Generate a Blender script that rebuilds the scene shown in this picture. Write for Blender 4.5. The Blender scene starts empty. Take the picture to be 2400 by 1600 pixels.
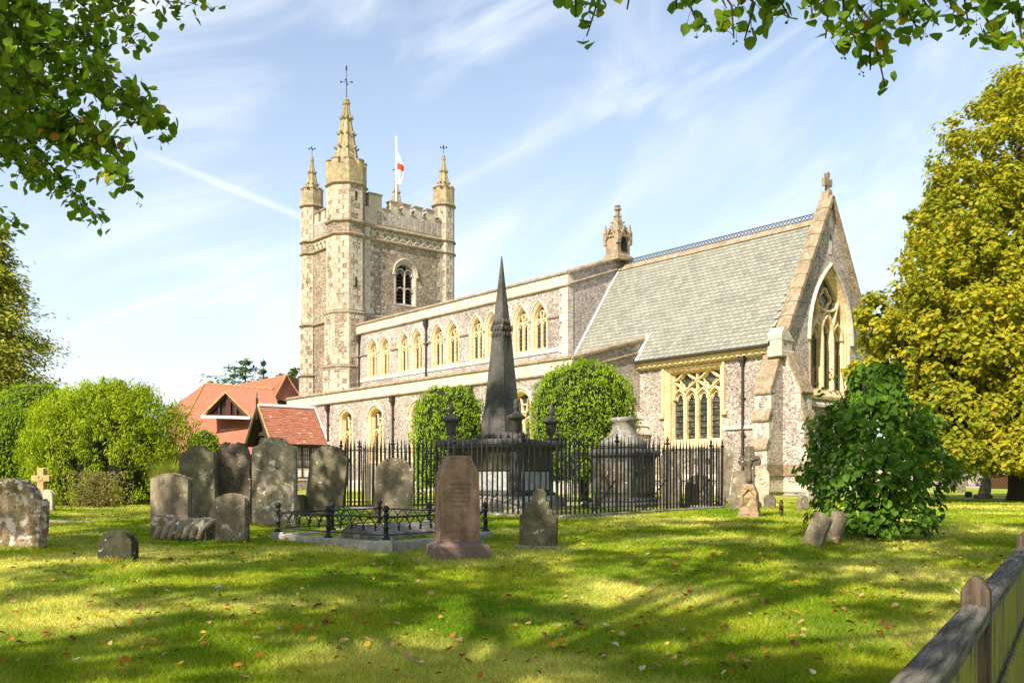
import bpy, bmesh, math, random
import numpy as np
from mathutils import Vector, Matrix, Quaternion, geometry, noise as mnoise

R = random.Random(11)
RN = np.random.default_rng(5)
PI = math.pi
rad = math.radians
sc = bpy.context.scene
COL = sc.collection

# ------------------------------------------------------------------ camera
EYE = 0.54                       # eye above the church's ground level
F = 2190.0                       # focal length in pixels of the 2400 px wide picture
CX, HY = 1200.0, 1126.0          # principal column, horizon row
cd = bpy.data.cameras.new('camera')
cam = bpy.data.objects.new('camera', cd); COL.objects.link(cam)
cam.location = (0, 0, EYE); cam.rotation_euler = (PI/2, 0, 0)
cd.sensor_width = 36.0; cd.lens = F/2400*36
cd.shift_y = (HY-800)/2400
cd.clip_start = 0.05; cd.clip_end = 3000
sc.camera = cam

# ------------------------------------------------------------------ light
SUN_EL = rad(40)
SUN_H = Vector((.58, .81)).normalized()        # way the light travels over the ground
travel = Vector((SUN_H.x*math.cos(SUN_EL), SUN_H.y*math.cos(SUN_EL), -math.sin(SUN_EL)))
sd = bpy.data.lights.new('sun', 'SUN'); sd.energy = 5.0; sd.angle = rad(0.55); sd.color = (1.0, .905, .75)
sun = bpy.data.objects.new('sun', sd); COL.objects.link(sun)
sun.rotation_euler = travel.to_track_quat('-Z', 'Y').to_euler()
sun.location = (-20, -20, 30)

world = bpy.data.worlds.new('World'); sc.world = world; world.use_nodes = True
wn = world.node_tree; wn.nodes.clear()
def nd(nt, typ, *, attr=None, **inp):
    n = nt.nodes.new(typ)
    if attr:
        for k, v in attr.items(): setattr(n, k, v)
    for k, v in inp.items():
        k = k.replace('_', ' ')
        s = None
        if k.startswith('in') and k[2:].isdigit(): s = n.inputs[int(k[2:])]
        else: s = n.inputs[k]
        if isinstance(v, bpy.types.NodeSocket): nt.links.new(v, s)
        else: s.default_value = v
    return n
def ramp(nt, fac, stops, interp='LINEAR'):
    n = nt.nodes.new('ShaderNodeValToRGB'); cr = n.color_ramp; cr.interpolation = interp
    while len(cr.elements) < len(stops): cr.elements.new(0.5)
    for e, (p, c) in zip(cr.elements, stops):
        e.position = p; e.color = (*c, 1) if len(c) == 3 else c
    nt.links.new(fac, n.inputs[0]); return n.outputs[0]
def rampf(nt, fac, a, b, va=0.0, vb=1.0):
    n = nd(nt, 'ShaderNodeMapRange', Value=fac)
    n.inputs[1].default_value = a; n.inputs[2].default_value = b
    n.inputs[3].default_value = va; n.inputs[4].default_value = vb; n.interpolation_type = 'SMOOTHSTEP'
    return n.outputs[0]
def mixc(nt, fac, a, b, mode='MIX'):
    n = nt.nodes.new('ShaderNodeMix'); n.data_type = 'RGBA'; n.blend_type = mode
    for s, v in ((n.inputs[0], fac), (n.inputs[6], a), (n.inputs[7], b)):
        if isinstance(v, bpy.types.NodeSocket): nt.links.new(v, s)
        elif isinstance(v, (int, float)): s.default_value = v
        else: s.default_value = (*v, 1) if len(v) == 3 else v
    return n.outputs[2]
def math_(nt, op, a, b=0.0, c=None):
    n = nt.nodes.new('ShaderNodeMath'); n.operation = op
    for i, v in enumerate((a, b) if c is None else (a, b, c)):
        if isinstance(v, bpy.types.NodeSocket): nt.links.new(v, n.inputs[i])
        else: n.inputs[i].default_value = v
    return n.outputs[0]

sky = nd(wn, 'ShaderNodeTexSky', attr=dict(sky_type='NISHITA', sun_disc=False, sun_elevation=SUN_EL,
         sun_rotation=math.atan2(-SUN_H.x, -SUN_H.y) % (2*PI), altitude=60, air_density=1.0, dust_density=1.2, ozone_density=1.3))
tc = nd(wn, 'ShaderNodeTexCoord')
sep = nd(wn, 'ShaderNodeSeparateXYZ', Vector=tc.outputs['Generated'])
zc = math_(wn, 'ADD', math_(wn, 'MAXIMUM', sep.outputs[2], 0.0), 0.10)
px_ = math_(wn, 'DIVIDE', sep.outputs[0], zc); py_ = math_(wn, 'DIVIDE', sep.outputs[1], zc)
comb = nd(wn, 'ShaderNodeCombineXYZ', X=px_, Y=py_)
mp = nd(wn, 'ShaderNodeMapping', Vector=comb.outputs[0]); mp.inputs['Rotation'].default_value = (0, 0, rad(-28)); mp.inputs['Scale'].default_value = (.34, 1.05, 1)
mr = nd(wn, 'ShaderNodeMapping', Vector=tc.outputs['Generated']); mr.inputs['Rotation'].default_value = (rad(8), rad(24), rad(10))
ms = nd(wn, 'ShaderNodeMapping', Vector=mr.outputs[0]); ms.inputs['Scale'].default_value = (1.0, 1.5, 3.3)
n1 = nd(wn, 'ShaderNodeTexNoise', Vector=ms.outputs[0], Scale=2.6, Detail=9.0, Roughness=.56, Distortion=1.1)
n2 = nd(wn, 'ShaderNodeTexNoise', Vector=comb.outputs[0], Scale=.75, Detail=3.0, Roughness=.5)
c1 = rampf(wn, n1.outputs[0], .40, .80); c2 = rampf(wn, n2.outputs[0], .30, .58, .45, 1)
cl = math_(wn, 'MULTIPLY', c1, c2)
# thin veil, thicker towards the horizon as cirrus is seen through more of it
veil = rampf(wn, sep.outputs[2], .60, .0, .08, .48)
# the vapour trail: a thin band along a great circle
p1 = Vector((-.384, 1, .347)).normalized(); p2 = Vector((-.225, 1, .282)).normalized(); nrm = p1.cross(p2).normalized()
dt = nd(wn, 'ShaderNodeVectorMath', attr=dict(operation='DOT_PRODUCT'), in0=tc.outputs['Generated'], in1=nrm)
band = rampf(wn, math_(wn, 'ABSOLUTE', dt.outputs['Value']), .006, .0005)
al = nd(wn, 'ShaderNodeVectorMath', attr=dict(operation='DOT_PRODUCT'), in0=tc.outputs['Generated'], in1=(p2-p1).normalized())
m1 = p1.dot((p2-p1).normalized()); m2 = p2.dot((p2-p1).normalized())
ends = math_(wn, 'MULTIPLY', rampf(wn, al.outputs['Value'], m1-.06, m1+.06), rampf(wn, al.outputs['Value'], m2+.08, m2-.02))
trail = math_(wn, 'MULTIPLY', math_(wn, 'MULTIPLY', band, ends), .30)
fac = math_(wn, 'MINIMUM', math_(wn, 'ADD', math_(wn, 'ADD', math_(wn, 'MULTIPLY', cl, .88), veil), trail), .95)
skyc = mixc(wn, 1.0, sky.outputs[0], (1.03, 1.0, .96), 'MULTIPLY')
cloudc = (4.5, 4.75, 5.05, 1)
mx = mixc(wn, fac, skyc, cloudc)
bg = nd(wn, 'ShaderNodeBackground', Color=mx, Strength=.135)
wo = nd(wn, 'ShaderNodeOutputWorld', Surface=bg.outputs[0])

sc.view_settings.view_transform = 'Standard'; sc.view_settings.look = 'None'
sc.view_settings.exposure = 0.85; sc.view_settings.gamma = 1.0; sc.view_settings.use_curve_mapping = False
sc.cycles.max_bounces = 6; sc.cycles.transparent_max_bounces = 8

# ------------------------------------------------------------------ ground profile and placing
def _smin(a, b, k):
    h = max(k-abs(a-b), 0)/k
    return min(a, b)-h*h*k*.25
def gz(x, y):
    z = _smin(_smin(-.695+.0372*y, -.1+.0053*(y-16), .06), 0.0, .02)
    z += .012*math.sin(x*.9+y*.35)*math.sin(y*.7-.4*x) * min(1, max(0, (34-y)/8))
    return z
def at(px, py, d):
    return Vector(((px-CX)/F*d, d, EYE+(HY-py)/F*d))
def gp(px, py):
    lo, hi = 1.0, 200.0
    for _ in range(60):
        m = (lo+hi)/2
        p = at(px, py, m)
        if p.z > gz(p.x, m): lo = m
        else: hi = m
    p = at(px, py, lo); p.z = gz(p.x, lo); return p

# ------------------------------------------------------------------ objects
def put(o, parent=None):
    COL.objects.link(o)
    if parent is not None: o.parent = parent
    return o
def tag(o, label=None, cat=None, group=None, kind=None):
    if label: o['label'] = label
    if cat: o['category'] = cat
    if group: o['group'] = group
    if kind: o['kind'] = kind
    return o
def empty(name, loc=(0, 0, 0), rz=0.0, label=None, cat=None, group=None):
    o = bpy.data.objects.new(name, None); o.empty_display_size = .2
    o.location = loc; o.rotation_euler = (0, 0, rz)
    return tag(put(o), label, cat, group)
def obj(name, me, parent=None, loc=None, rot=None):
    o = bpy.data.objects.new(name, me)
    if loc is not None: o.location = loc
    if rot is not None: o.rotation_euler = rot
    return put(o, parent)
def copy_tree(o, parent=None):
    c = o.copy(); COL.objects.link(c); c.parent = parent
    for ch in list(o.children): copy_tree(ch, c)
    return c

class MB:
    def __init__(s): s.v = []; s.f = []; s.n = 0
    def add(s, vs, fs):
        n = len(s.v); s.v += [tuple(v) for v in vs]; s.f += [tuple(i+n for i in f) for f in fs]; return s
    def box(s, x0, x1, y0, y1, z0, z1, m=None):
        vs = [(x, y, z) for z in (z0, z1) for y in (y0, y1) for x in (x0, x1)]
        if m: vs = [m(*v) for v in vs]
        return s.add(vs, [(0, 1, 3, 2), (4, 6, 7, 5), (0, 4, 5, 1), (2, 3, 7, 6), (0, 2, 6, 4), (1, 5, 7, 3)])
    def obox(s, c, ax, ay, az):
        c = Vector(c); ax, ay, az = Vector(ax), Vector(ay), Vector(az)
        return s.box(-1, 1, -1, 1, -1, 1, lambda x, y, z: c+ax*x+ay*y+az*z)
    def bar(s, a, b, w, h=None, up=(0, 0, 1)):
        a, b = Vector(a), Vector(b); d = (b-a); l = d.length
        if l < 1e-6: return s
        d.normalize(); up = Vector(up); sx = d.cross(up)
        if sx.length < 1e-3: sx = d.cross(Vector((1, 0, 0)))
        sx.normalize(); u = sx.cross(d)
        h = h or w
        return s.obox((a+b)/2, d*(l/2), sx*(w/2), u*(h/2))
    def loft(s, rings, closed=True, cap0=False, cap1=False):
        n0 = len(s.v); k = len(rings[0]); vs = []; fs = []
        for r in rings: vs += list(r)
        for i in range(len(rings)-1):
            for j in range(k if closed else k-1):
                a = i*k+j; b = i*k+(j+1) % k
                fs.append((a, b, b+k, a+k))
        if cap0: fs.append(tuple(reversed(range(k))))
        if cap1: fs.append(tuple(range((len(rings)-1)*k, len(rings)*k)))
        return s.add(vs, fs)
    def tube(s, pts, r, n=6, cap=True):
        pts = [Vector(p) for p in pts]; rings = []
        u = None
        for i, p in enumerate(pts):
            d = (pts[min(i+1, len(pts)-1)]-pts[max(i-1, 0)])
            if d.length < 1e-9: d = Vector((0, 0, 1))
            d.normalize()
            if u is None:
                u = d.cross(Vector((0, 0, 1)))
                if u.length < 1e-2: u = d.cross(Vector((1, 0, 0)))
            u = (u-d*u.dot(d)).normalized(); w = d.cross(u)
            rr = r[i] if isinstance(r, (list, tuple)) else r
            rings.append([p+u*(rr*math.cos(2*PI*j/n))+w*(rr*math.sin(2*PI*j/n)) for j in range(n)])
        return s.loft(rings, True, cap, cap)
    def lathe(s, prof, n=16, c=(0, 0, 0), ph=0.0, sx=1, sy=1, cap=True):
        rings = [[(c[0]+sx*r*math.cos(ph+2*PI*j/n), c[1]+sy*r*math.sin(ph+2*PI*j/n), c[2]+z) for j in range(n)] for r, z in prof]
        return s.loft(rings, True, cap, cap)
    def prism(s, poly, mp, d0, d1):
        k = len(poly)
        vs = [mp(a, b, d0) for a, b in poly]+[mp(a, b, d1) for a, b in poly]
        fs = [tuple(range(k)), tuple(range(2*k-1, k-1, -1))]+[(j, (j+1) % k, (j+1) % k+k, j+k) for j in range(k)]
        return s.add(vs, fs)
    def panel(s, outer, holes, mp, d=0.0):
        loops = [[Vector((a, b, 0)) for a, b in outer]]+[[Vector((a, b, 0)) for a, b in h] for h in holes]
        flat = [p for l in loops for p in l]
        tris = geometry.tessellate_polygon(loops)
        return s.add([mp(p.x, p.y, d) for p in flat], [tuple(t) for t in tris])
    def trace(s, path, w, d0, d1, mp, closed=False, front=.45):
        """moulded stone bar along a flat path: square back, chamfered front"""
        n = len(path); P = [Vector(p) for p in path]; rings = []
        dm = d0+(d1-d0)*.55
        prof = [(-.5, d0), (-.5, dm), (-front*.5, d1), (front*.5, d1), (.5, dm), (.5, d0)]
        for i in range(n):
            if closed: a, b = P[i-1], P[(i+1) % n]
            else: a, b = P[max(i-1, 0)], P[min(i+1, n-1)]
            t = (b-a); t.normalize(); nn = Vector((-t.y, t.x))
            rings.append([mp(P[i].x+nn.x*w*o, P[i].y+nn.y*w*o, d) for o, d in prof])
        if closed: rings.append(rings[0])
        return s.loft(rings, True, not closed, not closed)
    def mesh(s, name='mesh', mat=None, smooth=False, bevel=0.0, seg=1, fix=True):
        me = bpy.data.meshes.new(name); me.from_pydata(s.v, [], s.f)
        if fix or bevel:
            bm = bmesh.new(); bm.from_mesh(me)
            if bevel:
                es = [e for e in bm.edges if len(e.link_faces) == 2 and e.calc_face_angle(0) > .5]
                bmesh.ops.bevel(bm, geom=es, offset=bevel, segments=seg, affect='EDGES', clamp_overlap=True)
            bmesh.ops.delete(bm, geom=[v for v in bm.verts if not v.link_faces], context='VERTS')
            bmesh.ops.recalc_face_normals(bm, faces=bm.faces)
            bm.to_mesh(me); bm.free()
        if smooth: me.polygons.foreach_set('use_smooth', [True]*len(me.polygons))
        if mat: me.materials.append(mat)
        return me
    def build(s, name, mat, parent=None, smooth=False, bevel=0.0, seg=1, loc=None, rot=None, fix=True):
        return obj(name, s.mesh(name, mat, smooth, bevel, seg, fix), parent, loc, rot)
def roughen(me, amp, sc_=6.0, cuts=0):
    """worn, slightly uneven surface"""
    if cuts:
        bm = bmesh.new(); bm.from_mesh(me)
        bmesh.ops.subdivide_edges(bm, edges=[e for e in bm.edges if e.calc_length() > .12], cuts=cuts, use_grid_fill=True)
        bm.to_mesh(me); bm.free()
    off = Vector((R.uniform(0, 50), R.uniform(0, 50), 0))
    for v in me.vertices: v.co += mnoise.noise_vector(v.co*sc_+off)*amp
    return me
# ------------------------------------------------------------------ materials
def newmat(name):
    m = bpy.data.materials.new(name); m.use_nodes = True; nt = m.node_tree
    b = nt.nodes['Principled BSDF']; b.inputs['Roughness'].default_value = .85
    b.inputs['Specular IOR Level'].default_value = .10
    return m, nt, b
def pos(nt, scale=1.0, sz=None):
    g = nd(nt, 'ShaderNodeNewGeometry'); v = g.outputs['Position']
    if scale != 1.0 or sz:
        mpn = nd(nt, 'ShaderNodeMapping', Vector=v); mpn.inputs['Scale'].default_value = sz or (scale,)*3
        v = mpn.outputs[0]
    return v
def noise(nt, v, scale, detail=4.0, rough=.55, dist=0.0):
    return nd(nt, 'ShaderNodeTexNoise', Vector=v, Scale=scale, Detail=detail, Roughness=rough, Distortion=dist).outputs[0]
def bump(nt, b, h, strength=.4, dist=.02):
    bn = nd(nt, 'ShaderNodeBump', Height=h, Strength=strength, Distance=dist); nt.links.new(bn.outputs[0], b.inputs['Normal'])
def col(nt, b, c): nt.links.new(c, b.inputs['Base Color'])
def rnd(nt):
    oi = nd(nt, 'ShaderNodeObjectInfo'); g = nd(nt, 'ShaderNodeNewGeometry')
    return math_(nt, 'FRACT', math_(nt, 'ADD', oi.outputs['Random'], g.outputs['Random Per Island']))

def m_flint(name, stones, mortar, scale=9.5, warm=.0):
    m, nt, b = newmat(name); v = pos(nt)
    w = nd(nt, 'ShaderNodeTexNoise', Vector=v, Scale=5.0, Detail=2.0)
    dv = nd(nt, 'ShaderNodeVectorMath', attr=dict(operation='MULTIPLY_ADD'), in0=w.outputs[1], in1=(.10, .10, .10), in2=v)
    st = nd(nt, 'ShaderNodeMapping', Vector=dv.outputs[0]); st.inputs['Scale'].default_value = (1, 1, 1.65)
    vo = nd(nt, 'ShaderNodeTexVoronoi', Vector=st.outputs[0], Scale=scale)
    ed = nd(nt, 'ShaderNodeTexVoronoi', attr=dict(feature='DISTANCE_TO_EDGE'), Vector=st.outputs[0], Scale=scale)
    cs = nd(nt, 'ShaderNodeSeparateColor', Color=vo.outputs['Color'])
    c = ramp(nt, cs.outputs[0], stones, 'CONSTANT')
    fine = noise(nt, v, 40, 3); c = mixc(nt, .35, c, mixc(nt, 1.0, c, ramp(nt, fine, [(.3, (.45, .45, .45)), (.7, (1.5, 1.5, 1.5))]), 'MULTIPLY'))
    mo = rampf(nt, ed.outputs[0], .018, .075, 1, 0)
    big = noise(nt, v, .7, 3); mort = mixc(nt, big, mortar, tuple(x*.72 for x in mortar))
    c = mixc(nt, mo, c, mort)
    c = mixc(nt, 1.0, c, ramp(nt, noise(nt, v, .45, 4, .6), [(.32, (.70, .65, .60)), (.64, (1.15, 1.12, 1.08))]), 'MULTIPLY')
    # rusty and grey runs of weathering
    sv = pos(nt, sz=(1.4, 1.4, .18)); c = mixc(nt, rampf(nt, noise(nt, sv, 2.2, 5, .6), .56, .78, 0, .5), c, (.17, .135, .10))
    col(nt, b, c)
    h = math_(nt, 'ADD', rampf(nt, ed.outputs[0], .0, .16), math_(nt, 'MULTIPLY', fine, .3))
    bump(nt, b, h, .55, .02); return m
FL = [(0, (.13, .118, .115)), (.12, (.225, .20, .19)), (.30, (.33, .297, .282)), (.50, (.43, .385, .362)), (.70, (.53, .48, .452)), (.91, (.33, .26, .215))]
FT = [(0, (.085, .072, .058)), (.16, (.16, .13, .10)), (.36, (.25, .205, .155)), (.56, (.33, .275, .21)), (.76, (.46, .395, .315)), (.92, (.28, .19, .12))]
M_FLINT = m_flint('flint_pale', FL, (.50, .435, .39), 13.0)
M_FLINT_T = m_flint('flint_tower', FT, (.40, .34, .265), 11.0)

def m_stone(name, a, b_, spots=(.30, .29, .26), sp=.5, lich=(.62, .62, .55), la=.0, orange=.0, moss=.0, streak=.35, scale=1.0, bumpd=.01, grain=60):
    m, nt, b = newmat(name); v = pos(nt)
    c = mixc(nt, rampf(nt, noise(nt, v, 2.2*scale, 6, .65), .34, .66), a, b_)
    c = mixc(nt, 1.0, c, ramp(nt, noise(nt, v, grain*scale, 3, .7), [(.32, (.66, .66, .66)), (.68, (1.25, 1.25, 1.25))]), 'MULTIPLY')
    c = mixc(nt, 1.0, c, ramp(nt, noise(nt, v, 9*scale, 5, .7), [(.34, (.72, .70, .66)), (.62, (1.12, 1.12, 1.10))]), 'MULTIPLY')
    c = mixc(nt, rampf(nt, noise(nt, v, 5.5*scale, 6, .68), .54, .72, 0, sp), c, spots)
    sv = pos(nt, sz=(5*scale, 5*scale, .7*scale)); c = mixc(nt, rampf(nt, noise(nt, sv, 1.6, 4, .6), .5, .75, 0, streak), c, tuple(x*.32 for x in a))
    if moss: c = mixc(nt, rampf(nt, noise(nt, v, 3.1*scale, 6, .66, .4), .60-.16*moss, .70, 0, .9), c, (.075, .075, .018))
    if la: c = mixc(nt, rampf(nt, noise(nt, v, 8.0*scale, 5, .6, .3), .66-.18*la, .72-.12*la, 0, .9), c, lich)
    if orange: c = mixc(nt, rampf(nt, noise(nt, v, 6.1*scale, 5, .62), .68-.1*orange, .74, 0, .85), c, (.42, .19, .03))
    col(nt, b, c)
    bump(nt, b, math_(nt, 'ADD', noise(nt, v, 14*scale, 6, .65), math_(nt, 'MULTIPLY', noise(nt, v, 70*scale, 2), .4)), .5, bumpd); return m
M_LIME = m_stone('limestone', (.64, .565, .475), (.48, .42, .34), spots=(.27, .215, .15), sp=.7, orange=.15, streak=.45, grain=25)
M_LIMEP = m_stone('limestone_dressed', (.75, .595, .37), (.63, .47, .265), spots=(.44, .30, .14), sp=.45, streak=.15, grain=25)  # honey tint puts the golden bounce of shaded reveals into the stone colour
M_LIMET = m_stone('limestone_tower', (.55, .48, .385), (.40, .345, .265), spots=(.33, .28, .19), sp=.6, orange=.25, streak=.3, grain=25)
M_SPIRE = m_stone('limestone_spire', (.42, .345, .21), (.28, .225, .135), spots=(.17, .135, .07), sp=.6, orange=.2, streak=.4, grain=25)
M_COPE = m_stone('coping_stone', (.36, .28, .195), (.24, .185, .125), spots=(.13, .10, .07), sp=.7, lich=(.55, .48, .37), la=.35, orange=.2, streak=.25)
M_GR = dict(
    lichen=m_stone('stone_lichen', (.42, .31, .20), (.20, .145, .095), spots=(.055, .045, .03), sp=.9, lich=(.70, .60, .53), la=.85, orange=.6, moss=.9, streak=.2, scale=1.3, bumpd=.02),
    grey=m_stone('stone_grey', (.30, .25, .175), (.165, .135, .095), spots=(.085, .075, .055), sp=.6, lich=(.52, .46, .36), la=.30, orange=.05, streak=.5, scale=1.3, grain=90),
    dark=m_stone('stone_dark', (.20, .165, .125), (.085, .07, .052), spots=(.025, .022, .018), sp=.8, lich=(.48, .42, .33), la=.35, orange=.40, moss=.2, streak=.6, scale=1.3, bumpd=.02),
    blotch=m_stone('stone_blotched', (.42, .35, .26), (.23, .19, .135), spots=(.085, .07, .05), sp=.7, lich=(.68, .67, .58), la=.50, orange=.35, moss=.35, streak=.4, scale=1.1, bumpd=.015),
    greenish=m_stone('stone_greenish', (.215, .19, .12), (.105, .095, .062), spots=(.045, .042, .03), sp=.7, lich=(.50, .49, .41), la=.18, streak=.6, scale=1.1),
    slab=m_stone('stone_very_dark', (.075, .07, .045), (.04, .04, .027), spots=(.12, .10, .06), sp=.5, la=.1, streak=.5, moss=.3),  # very dark stone for low slabs and panels
    pale=m_stone('stone_pale', (.56, .48, .36), (.40, .33, .24), spots=(.22, .19, .14), sp=.5, streak=.25),
    ochre=m_stone('stone_ochre', (.50, .36, .17), (.38, .27, .12), spots=(.28, .19, .08), sp=.4, streak=.2),
    tan=m_stone('stone_tan', (.40, .29, .175), (.24, .165, .10), spots=(.085, .065, .04), sp=.85, lich=(.60, .50, .38), la=.2, orange=.4, moss=.45, streak=.45, scale=1.3, bumpd=.02),
    monument=m_stone('stone_blackish', (.115, .11, .10), (.06, .058, .054), spots=(.03, .03, .028), sp=.4, lich=(.20, .195, .18), la=.05, streak=.9, scale=.6, grain=60, bumpd=.004),  # near-black stone with strong vertical streaks
    marble=m_stone('marble_panel', (.42, .43, .42), (.26, .28, .285), spots=(.10, .11, .12), sp=.7, streak=.6, scale=1.2),
    tomb=m_stone('stone_tomb', (.30, .27, .225), (.15, .14, .125), spots=(.06, .058, .052), sp=.7, lich=(.52, .48, .42), la=.35, orange=.3, streak=.7),
    kerb=m_stone('kerb_stone', (.44, .42, .37), (.29, .275, .24), spots=(.15, .14, .115), sp=.55, streak=.25, grain=150),
)
# speckled red-brown granite
m, nt, b = newmat('red_granite'); v = pos(nt)
c = mixc(nt, rampf(nt, noise(nt, v, 4, 6, .65), .35, .65), (.38, .25, .18), (.22, .14, .10))
c = mixc(nt, 1.0, c, ramp(nt, noise(nt, v, 190, 2, .7), [(.35, (.6, .55, .5)), (.65, (1.4, 1.35, 1.3))]), 'MULTIPLY')
c = mixc(nt, rampf(nt, noise(nt, pos(nt, sz=(5, 5, 1)), 1.3, 4), .45, .8, 0, .6), c, (.07, .045, .03)); col(nt, b, c)
b.inputs['Roughness'].default_value = .62; bump(nt, b, noise(nt, v, 90, 4), .4, .006); M_GRAN = m
m, nt, b = newmat('granite_plinth'); v = pos(nt)
c = mixc(nt, noise(nt, v, 4, 4), (.24, .17, .14), (.15, .105, .09)); c = mixc(nt, 1.0, c, ramp(nt, noise(nt, v, 170, 2), [(.35, (.6, .6, .6)), (.65, (1.35, 1.3, 1.3))]), 'MULTIPLY')
col(nt, b, c); bump(nt, b, noise(nt, v, 60, 5), .5, .008); M_PLINTH = m

def m_plain(name, c1, c2, scale=6, rough=.8, bs=.3, bd=.01, metal=0.0, spec=.25):
    m, nt, b = newmat(name); v = pos(nt)
    col(nt, b, mixc(nt, noise(nt, v, scale, 5, .6), c1, c2)); b.inputs['Roughness'].default_value = rough
    b.inputs['Metallic'].default_value = metal; b.inputs['Specular IOR Level'].default_value = spec
    bump(nt, b, noise(nt, v, scale*5, 4), bs, bd); return m
M_IRON = m_plain('black_iron', (.008, .009, .009), (.022, .022, .021), 12, .5, .3, .004, spec=.35)
M_PIPE = m_plain('pipe_iron', (.035, .026, .022), (.06, .045, .038), 5, .6)
M_LEAD = m_plain('lead', (.42, .43, .45), (.30, .31, .33), 3, .55)
M_LEADW = m_plain('lead_pale', (.72, .72, .72), (.58, .58, .58), 3, .6)
M_WOODD = m_plain('dark_oak', (.05, .036, .026), (.028, .02, .015), 10, .8)
M_BRONZE = m_plain('rust', (.085, .04, .016), (.05, .026, .012), 14, .8)
M_PLASTER = m_plain('white_plaster', (.80, .76, .70), (.70, .65, .58), 2, .9)
M_BARK = m_plain('bark', (.085, .062, .045), (.045, .034, .026), 9, .95, .8, .03)
M_TWIG = m_plain('twig', (.045, .032, .022), (.028, .02, .014), 20, .9)
M_LOUVRE = m_plain('louvre_slate', (.055, .048, .05), (.03, .027, .03), 6, .6)
M_FLAGW = m_plain('flag_white', (.80, .80, .80), (.72, .72, .74), 3, .9)
M_FLAGR = m_plain('flag_red', (.62, .06, .03), (.50, .04, .02), 3, .9)
M_PAINT = m_plain('white_paint', (.80, .80, .78), (.74, .74, .72), 3, .5)
M_DARK = m_plain('dark_void', (.012, .011, .010), (.02, .018, .016), 3, .9)
M_REDWOOD = m_plain('red_brown_joinery', (.10, .035, .022), (.06, .022, .015), 8, .7)
M_SOIL = m_plain('soil', (.06, .042, .026), (.035, .025, .016), 12, 1.0, .8, .02)
M_PATH = m_plain('path_gravel', (.50, .42, .34), (.40, .33, .26), 3, .95)
M_CORE = m_plain('dark_core', (.020, .022, .008), (.012, .013, .005), 8, 1.0)  # shade inside the foliage, put into the colour of a solid core

# glass with leading
def m_glass(name, c1, c2, sx, sz, colour=0.0):
    m, nt, b = newmat(name); g = nd(nt, 'ShaderNodeTexCoord')
    s = nd(nt, 'ShaderNodeSeparateXYZ', Vector=g.outputs['Object'])
    a = math_(nt, 'ADD', s.outputs[0], s.outputs[1])
    u = math_(nt, 'ABSOLUTE', math_(nt, 'SUBTRACT', math_(nt, 'FRACT', math_(nt, 'MULTIPLY', a, sx)), .5))
    w = math_(nt, 'ABSOLUTE', math_(nt, 'SUBTRACT', math_(nt, 'FRACT', math_(nt, 'MULTIPLY', s.outputs[2], sz)), .5))
    lead = math_(nt, 'MAXIMUM', rampf(nt, u, .43, .47), rampf(nt, w, .43, .47))
    v = pos(nt); vo = nd(nt, 'ShaderNodeTexVoronoi', Vector=v, Scale=11.0)
    c = mixc(nt, noise(nt, v, 3.5, 3), c1, c2)
    if colour:
        sc_ = nd(nt, 'ShaderNodeSeparateColor', Color=vo.outputs['Color'])
        c = mixc(nt, colour, c, ramp(nt, sc_.outputs[0], [(0, (.015, .02, .02)), (.3, (.05, .055, .04)), (.55, (.13, .13, .045)), (.72, (.04, .045, .06)), (.88, (.14, .13, .11))], 'CONSTANT'))
    c = mixc(nt, lead, c, (.02, .02, .02)); col(nt, b, c)
    b.inputs['Roughness'].default_value = .18; b.inputs['Specular IOR Level'].default_value = .5
    bump(nt, b, noise(nt, v, 5, 2), .25, .03); return m
M_GLASS = m_glass('leaded_glass', (.035, .035, .04), (.06, .055, .05), 7.5, 5.0)
M_STAIN = m_glass('stained_glass', (.03, .035, .03), (.07, .075, .06), 9.0, 7.0, .75)
M_PANE = m_plain('window_pane', (.025, .022, .02), (.05, .045, .04), 2, .12, .05, spec=.5)

# roofs
m, nt, b = newmat('roof_slate'); v = pos(nt)
c = ramp(nt, rnd(nt), [(0, (.22, .225, .19)), (.3, (.25, .255, .215)), (.55, (.275, .275, .23)), (.8, (.24, .245, .21)), (.95, (.205, .20, .17))])
c = mixc(nt, 1.0, c, ramp(nt, noise(nt, v, 1.1, 5, .65), [(.3, (.90, .88, .86)), (.7, (1.07, 1.06, 1.04))]), 'MULTIPLY')
c = mixc(nt, 1.0, c, ramp(nt, noise(nt, v, 16, 3), [(.3, (.85, .85, .85)), (.7, (1.1, 1.1, 1.1))]), 'MULTIPLY')
c = mixc(nt, rampf(nt, noise(nt, v, 2.8, 5), .72, .78, 0, .6), c, (.46, .25, .08)); col(nt, b, c)
b.inputs['Roughness'].default_value = .75; bump(nt, b, noise(nt, v, 18, 4), .4, .01); M_SLATE = m
m, nt, b = newmat('clay_tile'); v = pos(nt)
c = ramp(nt, rnd(nt), [(0, (.34, .135, .085)), (.35, (.39, .16, .10)), (.65, (.36, .145, .088)), (.95, (.30, .115, .075)), (.996, (.50, .34, .26))])
c = mixc(nt, rampf(nt, noise(nt, v, 3, 5), .55, .75, 0, .55), c, (.20, .085, .055)); col(nt, b, c)
bump(nt, b, noise(nt, v, 20, 4), .4, .01); M_TILE = m
m, nt, b = newmat('hall_roof_tile'); v = pos(nt)
s = nd(nt, 'ShaderNodeSeparateXYZ', Vector=v)
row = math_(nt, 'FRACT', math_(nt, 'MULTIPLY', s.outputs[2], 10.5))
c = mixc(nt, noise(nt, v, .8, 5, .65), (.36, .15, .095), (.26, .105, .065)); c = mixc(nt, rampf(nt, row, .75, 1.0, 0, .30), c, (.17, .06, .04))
c = mixc(nt, 1.0, c, ramp(nt, noise(nt, v, 7, 3), [(.3, (.85, .85, .85)), (.7, (1.12, 1.12, 1.12))]), 'MULTIPLY')
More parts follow.
